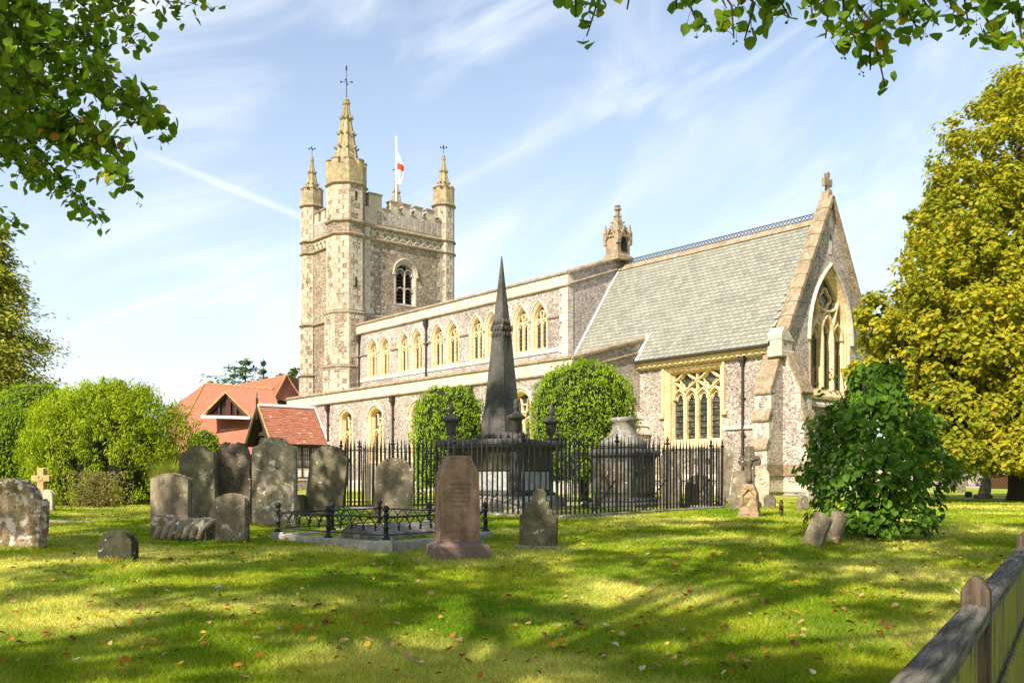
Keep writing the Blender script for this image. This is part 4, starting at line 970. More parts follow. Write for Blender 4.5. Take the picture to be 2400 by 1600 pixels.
# --- porch ----------------------------------------------------------
def porch():
    px, y0, y1, rz_, ez_, hw = 29.1, AY, 7.65, 4.79, 2.58, 1.70
    base = MB()
    base.add([(px-hw, y0, ez_-.03), (px-hw, y1, ez_-.03), (px, y1, rz_-.05), (px, y0, rz_-.05), (px+hw, y1, ez_-.03), (px+hw, y0, ez_-.03), (px-hw+.06, y0, ez_-.10), (px-hw+.06, y1, ez_-.10), (px, y1, rz_-.16), (px, y0, rz_-.16), (px+hw-.06, y1, ez_-.10), (px+hw-.06, y0, ez_-.10)],
             [(0, 1, 2, 3), (3, 2, 4, 5), (6, 9, 8, 7), (9, 11, 10, 8), (0, 6, 7, 1), (5, 4, 10, 11)])
    roof = base.build('porch', M_WOODD, CH)
    tl = MB(); ex = .125
    for sgn in (-1, 1):
        v0 = Vector((px+sgn*hw, 0, ez_)); v1 = Vector((px, 0, rz_)); up = (v1-v0); L = up.length; up.normalize(); nv = Vector((up.z*sgn, 0, abs(up.x)))
        n = int(L/ex)
        for r in range(n):
            y = y0+.03+(r % 2)*.085
            while y < y1-.05:
                p = v0+up*(r*ex+R.uniform(-.006, .006))+Vector((0, y, 0)); w = min(.162, y1-y); lift = R.uniform(.018, .034)
                a, b_ = p+nv*lift, p+nv*lift+Vector((0, w, 0)); c_, d_ = b_+up*ex*1.15-nv*.018, a+up*ex*1.15-nv*.018
                a2, b2 = p-nv*.0, p+Vector((0, w, 0))
                tl.add([a, b_, c_, d_, a2, b2], [(0, 1, 2, 3), (4, 5, 1, 0)]); y += .17
    tag(tl.build('roof_tiles', M_TILE, roof, fix=False), kind='stuff')
    rd = MB(); rd.tube([(px, y0, rz_+.03), (px, y1+.03, rz_+.03)], .07, 8); rd.box(px-.13, px+.13, y0, y1+.02, rz_-.06, rz_+.0); rd.build('lead_ridge', M_LEADW, roof)
    fs = MB(); v0, v1 = Vector((px-hw, 0, ez_)), Vector((px, 0, rz_))
    up = (v1-v0).normalized(); nv = Vector((-up.z, 0, abs(up.x)))
    q = [v0+nv*.06+Vector((0, y0+.02, 0)), v0+nv*.06+Vector((0, y0+.14, 0)), v1+nv*.06+Vector((0, y0+.14, 0)), v1+nv*.06+Vector((0, y0+.02, 0))]; fs.add(q, [(0, 1, 2, 3)]); fs.build('lead_flashing', M_LEADW, roof)
    for sgn in (-1, 1):
        b = MB(); b.prism([(px+sgn*(hw+.08), ez_-.12), (px+sgn*(hw-.12), ez_-.24), (px, rz_-.22), (px, rz_+.04)], lambda a, b_, d: (a, d, b_), y1+.0, y1+.07); bb = b.build('bargeboard', M_WOODD, roof)
        b = MB(); b.bar((px+sgn*(hw+.05), y1+.02, ez_+.02), (px, y1+.02, rz_+.06), .10, .035, (0, -1, 0) if False else (0, 0, 1)); b.build('verge_tiles', M_GR['ochre'], roof)
    fn = MB(); fn.box(px-.05, px+.05, y1-.0, y1+.10, rz_-.8, rz_+.30); fn.lathe([(.07, rz_+.30), (.08, rz_+.36), (.03, rz_+.42), (.03, rz_+.6), (.01, rz_+.75)], 8, (px, y1+.05, 0)); fn.build('finial', M_WOODD, roof)
    wx = 1.42
    # gable truss, recessed boarding and openings
    g = MB(); g.prism([(px-wx, ez_-.1), (px+wx, ez_-.1), (px, rz_-.3)], lambda a, b_, d: (a, d, b_), y1-.62, y1-.56); g.build('gable_boarding', M_WOODD, roof)
    for (a, b_) in (((px-wx, ez_-.12), (px+wx, ez_-.12)), ((px-wx*.6, ez_+.62), (px+wx*.6, ez_+.62)), ((px, ez_), (px, rz_-.3))):
        t = MB(); t.bar((a[0], y1-.50, a[1]), (b_[0], y1-.50, b_[1]), .14, .18); t.build('truss_beam', M_WOODD, roof)
    for sgn in (-1, 1):
        x = px+sgn*wx
        d = MB(); d.box(x-.14, x+.14, y0, y1-.4, -.4, .55); d.build('dwarf_wall', M_FLINT, roof)
        d = MB(); d.box(x-.17, x+.17, y0, y1-.36, .55, .66); d.build('wall_sill', M_LIME, roof)
        p = MB(); p.box(x-.05, x+.05, y0, y1-.5, .66, 1.28); p.build('plaster_panel', M_PLASTER, roof)
        for yy in [y0+.06+(y1-.5-y0)*i/6 for i in range(7)]:
            p = MB(); p.box(x-.075, x+.075, yy-.05, yy+.05, .66, 2.52); p.build('post', M_WOODD, roof)
        for zz in (.70, 1.30, 2.45): 
            p = MB(); p.box(x-.085, x+.085, y0, y1-.45, zz-.05, zz+.05); p.build('beam', M_WOODD, roof)
        p = MB(); p.box(x-.02, x+.02, y0, y1-.5, 1.35, 2.40); p.build('leaded_lights', M_GLASS, roof)
        n = 24; p = MB()
        for i in range(n): yy = y0+(y1-.5-y0)*(i+.5)/n; p.box(x-.035, x+.035, yy-.012, yy+.012, 1.35, 2.42)
        for zz in (1.6, 1.85, 2.1): p.box(x-.034, x+.034, y0, y1-.5, zz-.011, zz+.011)
        p.build('window_bars', M_LEAD, roof)
    d = MB(); d.box(px-wx, px+wx, y0+.0, y0+.04, -.2, 2.5); d.build('doorway', M_DARK, roof)
porch()

# flag and pole on the tower
fpx = CH.matrix_basis @ Vector((35.0, -5.3, 0))
pole = MB(); pole.tube([(0, 0, 17.0), (0, 0, 24.4)], [.075, .05], 10); pole.lathe([(.05, 24.4), (.09, 24.45), (.09, 24.53), (.03, 24.6)], 10)
tag(pole.build('flagpole', M_PAINT, loc=(fpx.x, fpx.y, 0), smooth=True), 'white flagpole standing on the church tower roof', 'flagpole')
fl = empty('flag', (fpx.x, fpx.y, 0), 0, 'limp white flag with a red cross hanging from the tower flagpole', 'flag')
def flag():
    nx_, nz_ = 10, 14; top, bot = 23.6, 21.3
    def P(i, j):
        u, w = i/nx_, j/nz_; wd = .12+.42*(math.sin(min(1, w*1.15)*PI*.85)**.8); x = .06+wd*u*(1-.25*w*u)
        return (x, .10*math.sin(u*7+w*3)*u+.05*math.sin(w*9), top+(bot-top)*w-u*.35*(1-w))
    for nm, mt, cond in (('flag_field', M_FLAGW, lambda i, j: not (5 <= j <= 7 or 4 <= i <= 5 and False)), ('red_cross', M_FLAGR, lambda i, j: (5 <= j <= 7))):
        m = MB(); m.add([P(i, j) for j in range(nz_+1) for i in range(nx_+1)], [(j*(nx_+1)+i, j*(nx_+1)+i+1, (j+1)*(nx_+1)+i+1, (j+1)*(nx_+1)+i) for j in range(nz_) for i in range(nx_) if cond(i, j)]); m.build(nm, mt, fl, smooth=True)
flag()
# ------------------------------------------------------------------ gravestones
BASES = []
def slab_outline(kind, w, h):
    """half-open outline from bottom left, over the top, to bottom right"""
    P = []
    hw = w/2
    if kind == 'round': 
        s = h-hw*.55; P = [(-hw, 0), (-hw, s)]+[(-hw*math.cos(PI*i/12), s+hw*.55*math.sin(PI*i/12)) for i in range(1, 12)]+[(hw, s), (hw, 0)]
    elif kind == 'semi':
        s = h-hw; P = [(-hw, 0), (-hw, s)]+[(-hw*math.cos(PI*i/14), s+hw*math.sin(PI*i/14)) for i in range(1, 14)]+[(hw, s), (hw, 0)]
    elif kind == 'shoulder':      # small square shoulders, round head between
        s = h-hw*.52; r = hw*.80; P = [(-hw, 0), (-hw, s-.02), (-hw*.92, s+.02), (-r, s+.01)]+[(-r*math.cos(PI*i/12), s+.02+(h-s-.02)*math.sin(PI*i/12)) for i in range(1, 12)]+[(r, s+.01), (hw*.92, s+.02), (hw, s-.02), (hw, 0)]
    elif kind == 'gable':         # shallow point with soft shoulders
        s = h-hw*.26; P = [(-hw, 0), (-hw, s), (-hw*.80, s+(h-s)*.28), (-hw*.35, s+(h-s)*.82), (0, h), (hw*.35, s+(h-s)*.82), (hw*.80, s+(h-s)*.28), (hw, s), (hw, 0)]
    elif kind == 'ogee':
        s = h-hw*.50; P = [(-hw, 0), (-hw, s-.02), (-hw*.97, s+.03), (-hw*.80, s+.04), (-hw*.62, s+(h-s)*.35), (-hw*.42, s+(h-s)*.82), (-hw*.2, h-.005), (0, h), (hw*.2, h-.005), (hw*.42, s+(h-s)*.82), (hw*.62, s+(h-s)*.35), (hw*.80, s+.04), (hw*.97, s+.03), (hw, s-.02), (hw, 0)]
    elif kind == 'eroded':
        s = h*.78; P = [(-hw, 0), (-hw*1.0, s*.6), (-hw*.96, s), (-hw*.80, s+.03), (-hw*.84, h*.88), (-hw*.66, h*.965), (-hw*.42, h), (-hw*.22, h*.955), (-hw*.05, h*.985), (hw*.12, h*.95), (hw*.30, h*.99), (hw*.50, h*.975), (hw*.62, h*.93), (hw*.74, h*.86), (hw*.82, s+.02), (hw*.98, s-.01), (hw, s*.5), (hw, 0)]
    elif kind == 'octagon':
        P = [(-hw, 0), (-hw*.93, h*.80), (-hw*.48, h), (hw*.48, h), (hw*.93, h*.80), (hw, 0)]
    elif kind == 'stepped':
        P = [(-hw, 0), (-hw, h*.56), (-hw*.76, h*.57), (-hw*.74, h*.66), (-hw*.52, h*.67), (-hw*.50, h*.78), (-hw*.34, h*.79), (-hw*.28, h*.95), (-hw*.12, h), (hw*.14, h), (hw*.30, h*.95), (hw*.36, h*.80), (hw*.52, h*.79), (hw*.54, h*.69), (hw*.76, h*.66), (hw*.78, h*.58), (hw, h*.57), (hw, 0)]
    elif kind == 'point':
        s = h-hw*.45; P = [(-hw*.62, 0), (-hw, s), (0, h), (hw, s), (hw*.62, 0)]
    elif kind == 'oval':
        P = [(-hw*.55, 0)]+[(-hw*math.cos(PI*t), h*.42+h*.58*math.sin(PI*t)) for t in [i/16 for i in range(17)]]+[(hw*.55, 0)]
    elif kind == 'lancet':
        s = h*.55; P = [(-hw*.9, 0), (-hw, s)]+[(-hw+hw*(1-math.cos(PI/2*i/6)), s+(h-s)*math.sin(PI/2*i/6)) for i in range(1, 6)]+[(0, h)]+[(hw-hw*(1-math.cos(PI/2*i/6)), s+(h-s)*math.sin(PI/2*i/6)) for i in range(5, 0, -1)]+[(hw, s), (hw*.9, 0)]
    return P
def stone_mesh(name, kind, w, h, th, mat, wear=.006, sink=.25):
    P = slab_outline(kind, w, h); P = [(P[0][0], -sink)]+P[1:-1]+[(P[-1][0], -sink)]
    mb = MB(); mb.prism(P, lambda a, b, d: (a, d, b), -th/2, th/2)
    me = mb.mesh(name, mat, bevel=min(.014, th*.15), seg=2)
    bm = bmesh.new(); bm.from_mesh(me)
    bmesh.ops.triangulate(bm, faces=[f for f in bm.faces if len(f.verts) > 4])
    bmesh.ops.subdivide_edges(bm, edges=[e for e in bm.edges if e.calc_length() > .18], cuts=2)
    bm.to_mesh(me); bm.free(); roughen(me, wear, 5.0); return me
def headstone(label, kind, px, py, wpx, hpx, mat, yaw=0.0, lean=0.0, back=0.0, th=.10, d=None, wear=.006, cat='headstone', group='headstones in the churchyard', name='headstone'):
    p = gp(px, py) if d is None else Vector(((px-CX)/F*d, d, gz((px-CX)/F*d, d)))
    k = p.y/F; w = wpx*k; h = hpx*k if d is None else hpx*k
    me = stone_mesh(name, kind, w, h, th, M_GR[mat] if isinstance(mat, str) else mat, wear)
    BASES.append((p.x, p.y, w/2, rad(yaw)))
    o = obj(name, me, None, p, (rad(back), rad(lean), rad(yaw))); return tag(o, label, cat, group)

headstone('broad lichen-blotched headstone with moss, cut off by the left edge of the picture', 'shoulder', 16, 1282, 196, 160, 'lichen', -14, 1, -2, .16, wear=.014)
headstone('low dark round-topped gravestone sunk in the foreground lawn', 'shoulder', 277, 1314, 88, 72, 'slab', -16, 0, 0, .12)
headstone('grey gable-topped headstone at the left front of the cluster', 'gable', 402, 1256, 98, 146, 'grey', -17, 0, 0, .11)
headstone('tall dark headstone with rounded shouldered head behind the grey gable-topped stone', 'ogee', 468, 1232, 88, 187, 'greenish', -14, -1.5, 0, .11)
headstone('dark crumbling headstone with a ragged eroded top', 'eroded', 550, 1229, 86, 192, 'dark', -12, 0, 0, .13, wear=.02)
headstone('largest headstone of the cluster, pale lichen patches on its rounded head', 'ogee', 644, 1232, 104, 206, 'blotch', -14, 0, 0, .13, wear=.01)
headstone('small plain gable-topped gravestone in front of the cluster', 'gable', 545, 1270, 74, 112, 'grey', -17, 0, 0, .12)
headstone('dark shouldered headstone leaning to the right beside the largest stone', 'shoulder', 758, 1210, 92, 166, 'greenish', -16, 5.5, -3, .10)
headstone('tiny dark stump of a gravestone between two tall headstones', 'round', 704, 1210, 30, 50, 'slab', -30, 0, 0, .10)
headstone('weathered headstone with rounded head standing behind the low iron railing', 'shoulder', 920, 1214, 84, 140, 'grey', 4, 2.5, 0, .11, wear=.012)
headstone('small pale headstone beside the aisle wall', 'round', 860, 1166, 22, 78, 'pale', 20, 0, 0, .1, group='headstones by the church wall')
headstone('tall narrow pointed headstone leaning right, just outside the railing corner', 'point', 1691, 1186, 38, 134, 'grey', -8, 4, 0, .1)
headstone('grey rounded headstone leaning left behind the carved cross', 'round', 1729, 1192, 34, 88, 'grey', -30, 5, 0, .1)
headstone('small squat grey gravestone at the foot of the rounded headstone', 'gable', 1724, 1196, 24, 38, 'grey', -20, 0, 0, .12)
ov = headstone('pale lancet-shaped headstone with a pierced ring, behind the carved cross', 'lancet', 1781, 1190, 34, 92, 'pale', -24, 5, 0, .1)
rg = MB(); k_ = ov.location.y/F
rg.tube([(math.cos(2*PI*i/16)*6*k_, -.055, 64*k_+math.sin(2*PI*i/16)*6*k_) for i in range(17)], 2.0*k_, 6); rg.build('carved_ring', M_GR['pale'], ov)
headstone('small dark slate gravestone with clipped corners on the lawn', 'octagon', 1804, 1194, 24, 34, 'dark', -25, 0, 0, .1)
headstone('small round-topped gravestone near the leafy shrub', 'semi', 1881, 1196, 18, 34, 'grey', 25, 0, 0, .14)
headstone('pale slab leaning against the chancel buttress', 'gable', 1897, 1180, 22, 40, 'pale', 30, 10, 0, .1)
headstone('worn thin headstone tilting steeply right beside the shrub, the nearer of two', 'gable', 1902, 1279, 44, 82, 'grey', -52, 24, 0, .06)
headstone('worn thin headstone tilting right at the foot of the shrub, half hidden by leaves', 'gable', 1950, 1272, 34, 76, 'grey', -52, 17, 0, .06)
headstone('dark headstone inside the railing behind its gate', 'round', 1568, 1196, 46, 132, 'dark', -12, 3, 0, .1, d=20.9)
headstone('dark round-topped headstone near the far end of the railed plot', 'semi', 1638, 1190, 62, 76, 'dark', -12, 0, 0, .12, d=21.6)
headstone('tall grey headstone under the far right tree', 'round', 2254, 1154, 17, 52, 'grey', 10, 0, 0, .12, group='headstones under the far right tree')
headstone('small dark broken stone on the lawn under the far right tree', 'gable', 2269, 1165, 12, 13, 'slab', 10, 8, 0, .1, group='headstones under the far right tree')
headstone('dark headstone farthest away under the right tree', 'gable', 2237, 1141, 14, 34, 'slab', 10, 8, 0, .12, group='headstones under the far right tree')
# leaning grey monument at the far right
mo = empty('leaning_monument', gp(2303, 1168), 0, 'grey stone monument leaning right on a stepped base at far right', 'monument')
k_ = mo.location.y/F
m = MB(); m.loft([[(-15*k_, -.3, -.2), (16*k_, -.3, -.2), (16*k_, .3, -.2), (-15*k_, .3, -.2)], [(-13*k_, -.25, 10*k_), (15*k_, -.25, 10*k_), (15*k_, .25, 10*k_), (-13*k_, .25, 10*k_)]], True, True, True); m.build('base', M_GR['dark'], mo, bevel=.03)
m = MB(); m.loft([[(-6*k_, -.2, 10*k_), (13*k_, -.2, 10*k_), (13*k_, .2, 10*k_), (-6*k_, .2, 10*k_)], [(1*k_, -.15, 40*k_), (17*k_, -.15, 36*k_), (17*k_, .15, 36*k_), (1*k_, .15, 40*k_)], [(9*k_, -.1, 56*k_), (14*k_, -.1, 50*k_), (14*k_, .1, 50*k_), (9*k_, .1, 56*k_)]], True, True, True); m.build('shaft', M_GR['grey'], mo, bevel=.03)
# small ochre cross on a pale stone at left
cr = empty('grave_cross', gp(98, 1192), rad(-6), 'ochre stone cross standing before the big bush at left', 'cross'); k_ = cr.location.y/F
m = MB(); m.prism([(-7*k_, 0), (7*k_, 0), (6.5*k_, 66*k_), (21*k_, 66*k_), (21*k_, 78*k_), (6.5*k_, 78*k_), (6*k_, 95*k_), (-6*k_, 95*k_), (-6.5*k_, 78*k_), (-21*k_, 78*k_), (-21*k_, 66*k_), (-6.5*k_, 66*k_)], lambda a, b, d: (a, d, b), -.06, .06); m.build('cross', M_GR['ochre'], cr, bevel=.01)
m = MB(); m.tube([(math.cos(2*PI*i/16)*5*k_, -.065, 72*k_+math.sin(2*PI*i/16)*5*k_) for i in range(17)], .012, 5); m.build('carved_ring', M_GR['ochre'], cr)
m = MB(); m.box(-11*k_, 11*k_, -.18, .18, -.2, .12); m.build('base', M_GR['pale'], cr, bevel=.02)
headstone('pale round-shouldered headstone partly hidden behind the lichen-blotched stone', 'semi', 112, 1198, 28, 50, 'pale', -10, 0, 0, .1)
lg = gp(150, 1222); m = MB(); m.box(-.55, .55, -.2, .2, -.08, .02); tag(m.build('ledger_slab', M_GR['pale'], None, bevel=.01, loc=lg, rot=(0, 0, rad(-4))), 'flat pale ledger slab flush with the sunlit grass', 'ledger')

# coped stone lying between the two gable-topped stones
def coped_stone():
    p = gp(440, 1263); e = empty('coped_grave_cover', p, rad(-8), 'low mossy coped grave cover with slanting ribs in the stone cluster', 'grave cover'); k = p.y/F
    L, W = 130*k, .42; m = MB()
    m.prism([(-W/2, -.15), (-W/2, .10), (-.05, .24), (.06, .25), (W/2, .12), (W/2, -.15)], lambda a, b, d: (d, a, b), -L/2, L/2)
    me = m.mesh('body', M_GR['dark'], bevel=.02); roughen(me, .02, 4, 2); obj('body', me, e)
    for i in range(7):
        x = -L/2+.10+i*L/7.4; q = MB(); q.tube([(x+.13, .0, .265), (x+.05, -.10, .235), (x-.02, -.215, .145), (x-.06, -.235, .02)], [.035, .05, .05, .045], 7)
        me = q.mesh('rib', M_GR['blotch'], True); roughen(me, .012, 12); obj('rib', me, e)
    q = MB(); q.box(-L/2-.05, -L/2+.16, -.23, .2, .12, .32); me = q.mesh('end_block', M_GR['lichen'], bevel=.04); roughen(me, .02, 6, 2); obj('end_block', me, e)
coped_stone()

# red granite headstone
def red_stone():
    p = gp(1072, 1305); e = empty('granite_headstone', p, rad(20), 'polished red-brown granite headstone with clipped corners on a stepped plinth', 'headstone', 'headstones in the churchyard'); k = p.y/F
    W, H, T = 92*k, 236*k, .30
    m = MB(); m.loft([[(-.32, -.23, -.15), (.32, -.23, -.15), (.32, .23, -.15), (-.32, .23, -.15)], [(-.315, -.225, .135), (.315, -.225, .135), (.315, .225, .135), (-.315, .225, .135)], [(-.25, -.16, .18), (.25, -.16, .18), (.25, .16, .18), (-.25, .16, .18)]], True, True, True)
    me = m.mesh('plinth', M_PLINTH, bevel=.010); roughen(me, .003, 9, 0); obj('plinth', me, e)
    P = slab_outline('octagon', .44, H-.175); m = MB(); m.prism(P, lambda a, b, d: (a, d, b+.175), -.13, .13); st = m.build('tablet', M_GRAN, e, bevel=.006)
    Q = [(a*.86, .06+b*.925) for a, b in P]; q = MB()
    for i in range(len(Q)):
        a, b = Q[i], Q[(i+1) % len(Q)]; q.bar((a[0], -.132, a[1]+.175), (b[0], -.132, b[1]+.175), .012, .012)
    q.bar((-.19, -.133, .30), (.19, -.133, .30), .012, .012); q.build('border_moulding', M_GRAN, st)
    # cut inscription, worn past reading: shallow rows of strokes
    for r_ in range(6):
        t = MB(); x = -.13+R.uniform(0, .03); z = H-.32-r_*.047
        while x < .13-R.uniform(0, .03):
            t.box(x, x+.007, -.1335, -.129, z, z+.022)
            if R.random() < .6: t.box(x+.007, x+.018, -.1335, -.129, z+R.choice((0, .009, .017)), z+R.choice((.004, .013, .022)))
            x += R.uniform(.017, .026)
        tag(t.build('worn_lettering', M_DARK if False else M_PLINTH, st), kind='stuff')
red_stone()
st = headstone('mottled grey headstone with stepped shoulders on a thin base, right of the granite one', 'stepped', 1261, 1283, 82, 134, 'blotch', -8, 1.5, 0, .17, wear=.008)
st.data.materials[0] = M_GR['greenish']
m = MB(); m.box(-.27, .27, -.15, .13, -.12, .03); m.build('base', M_GR['kerb'], st, bevel=.01)

# ------------------------------------------------------------------ kerbed grave plot with a low iron railing
def kerb_plot():
    Fp, Lp, Rp = gp(905, 1293), gp(652, 1262), gp(1138, 1259); Bp = Lp+Rp-Fp; Bp.z = gz(Bp.x, Bp.y)
    e = empty('grave_plot', ((Fp+Bp)/2).to_tuple(), 0, 'low black iron railing with pendant arches on a pale stone kerb', 'grave railing'); c0 = e.location.copy()
    zk = max(p.z for p in (Fp, Lp, Rp))+.06
    cs = [Vector((p.x-c0.x, p.y-c0.y, zk-c0.z)) for p in (Fp, Rp, Bp, Lp)]
    for i in range(4):
        a, b = cs[i], cs[(i+1) % 4]; d = (b-a).normalized(); m = MB()
        m.obox((a+b)/2-Vector((0, 0, .16)), d*((b-a).length/2-.066), Vector((-d.y, d.x, 0))*.065, (0, 0, .16)); me = m.mesh('kerb', M_GR['kerb'], bevel=.012); obj('kerb', me, e)
        q = MB(); q.box(a.x-.085, a.x+.085, a.y-.085, a.y+.085, a.z-.34, a.z+.025); q.build('corner_block', M_GR['kerb'], e, bevel=.012, rot=None)
    pm = MB(); pm.lathe([(.055, 0), (.055, .02), (.035, .03), (.028, .06), (.028, .13), (.036, .135), (.036, .15), (.024, .16), (.024, .27), (.036, .28), (.036, .30), (.022, .305), (.030, .33), (.042, .355), (.034, .385), (.012, .40)], 10); pme = pm.mesh('post', M_IRON, True)
    for i in range(4):
        a, b = cs[i], cs[(i+1) % 4]
        for t in (0, .5): q = a+(b-a)*t; obj('post', pme, e, (q.x, q.y, q.z+.022 if t == 0 else q.z))
        for z, r in ((.285, .013), (.075, .009)):
            q = MB(); q.tube([a+Vector((0, 0, z)), b+Vector((0, 0, z))], r, 6); q.build('rail', M_IRON, e)
        n = 10
        for j in range(n):
            t0, t1 = (j+.12)/n, (j+1.12)/n; P, Q = a+(b-a)*t0, a+(b-a)*min(t1, 1); mid = (P+Q)/2; up = Vector((0, 0, 1)); q = MB()
            dv = (Q-P); h = dv.length
            for s in (-1, 1):
                base = P if s < 0 else Q
                q.tube([base+up*.165, base+dv*(-s*.02)+up*.20, mid+dv*s*.25+up*.245, mid+dv*s*.06+up*.275], .0075, 5)
            q.lathe([(.002, .115), (.018, .135), (.010, .15), (.022, .165), (.008, .18)], 6, tuple(Q)); q.build('pendant_arch', M_IRON, e)
    q = MB(); ins = [cs[0]*.96, cs[1]*.96, cs[2]*.96, cs[3]*.96]; q.add([v+Vector((0, 0, -.07)) for v in ins], [(0, 1, 2, 3)]); q.build('plot_soil', M_SOIL, e)
    m = MB(); m.prism([(-.35, -.1), (-.28, .08), (-.05, .20), (.05, .20), (.28, .08), (.35, -.1)], lambda a, b, d: (a, d, b), -.7, .7)
    me = m.mesh('coped_slab', M_GR['tomb'], bevel=.02); roughen(me, .012, 5, 2); obj('coped_slab', me, e, (.1, .25, -.02), (0, 0, rad(-38)))
    return e
PLOT = kerb_plot()

# ------------------------------------------------------------------ tall railed enclosure
def finial_prof(): return [(.022, 0), (.022, .02), (.05, .035), (.055, .05), (.03, .07), (.018, .09), (.030, .11), (.030, .13), (.014, .17), (.003, .20)]
C0, C1, C3 = Vector((.77, 16.0, 0)), Vector((-3.76, 20.5, 0)), Vector((4.65, 20.7, 0)); C2 = C1+C3-C0
def railing():
    e = empty('iron_railing', (0, 0, 0), 0, 'tall black spiked iron railing around the obelisk and chest tomb', 'railing')
    ctr = (C0+C2)/2; e.location = (ctr.x, ctr.y, gz(ctr.x, ctr.y)); o = e.location.copy()
    H = 1.25; pitch = .132
    bm_ = MB(); bm_.lathe([(.017, 0), (.017, H+.0), (.019, H+.01), (.011, H+.06), (.002, H+.20)], 6); bar = bm_.mesh('bar', M_IRON)
    pm = MB(); pm.lathe([(.028, 0), (.028, H+.02)]+[(r, H+.02+z) for r, z in finial_prof()], 8); post = pm.mesh('standard', M_IRON)
    pts = [C0, C3, C2, C1]
    for i in range(4):
        a, b = pts[i], pts[(i+1) % 4]; L = (b-a).length; n = int(L/pitch); d = (b-a)/L
        za, zb = gz(a.x, a.y)+.06, gz(b.x, b.y)+.06
        for j in range(n):
            t = j/n; p = a+(b-a)*t; z = za+(zb-za)*t; p = Vector((p.x-o.x, p.y-o.y, z-o.z)); big = j % 14 == 0
            q = obj('standard' if big else 'bar', post if big else bar, e, p, (R.uniform(-.012, .012), R.uniform(-.012, .012), R.uniform(0, 1)))
            if big and j and i < 2:
                s = MB(); nv = Vector((-d.y, d.x, 0)); nv = nv if nv.dot(Vector((ctr.x-p.x-o.x, ctr.y-p.y-o.y, 0))) > 0 else -nv; s.tube([p+Vector((0, 0, .62)), p+nv*.55+Vector((0, 0, -.02))], .013, 6); s.build('stay', M_IRON, e)
        for z in (H-.03, .10):
            q = MB(); q.bar(a-Vector((o.x, o.y, o.z-za-z)), b-Vector((o.x, o.y, o.z-zb-z)), .030, .012); q.build('rail', M_IRON, e)
        for j in range(4):
            p, q2 = a+(b-a)*(j/4+.002), a+(b-a)*((j+1)/4-.002); zz = za+(zb-za)*(j+.5)/4; m = MB(); m.obox(((p+q2)/2-Vector((o.x, o.y, 0))).to_tuple()[:2]+(zz-o.z-.10,), (q2-p)/2, Vector((-d.y, d.x, 0))*.10, (0, 0, .10))
            m.build('kerb_stone', M_GR['tomb'], e, bevel=.015)
    g = MB(); a, b = C0, C3; d = (b-a).normalized(); p = a+d*2.6; zg = gz(p.x, p.y)+.75; g.box(-.06, .06, -.03, .03, -.05, .05); g.build('lock_box', M_IRON, e, loc=(p.x-o.x, p.y-o.y, zg-o.z), rot=(0, 0, math.atan2(d.y, d.x)))
railing()

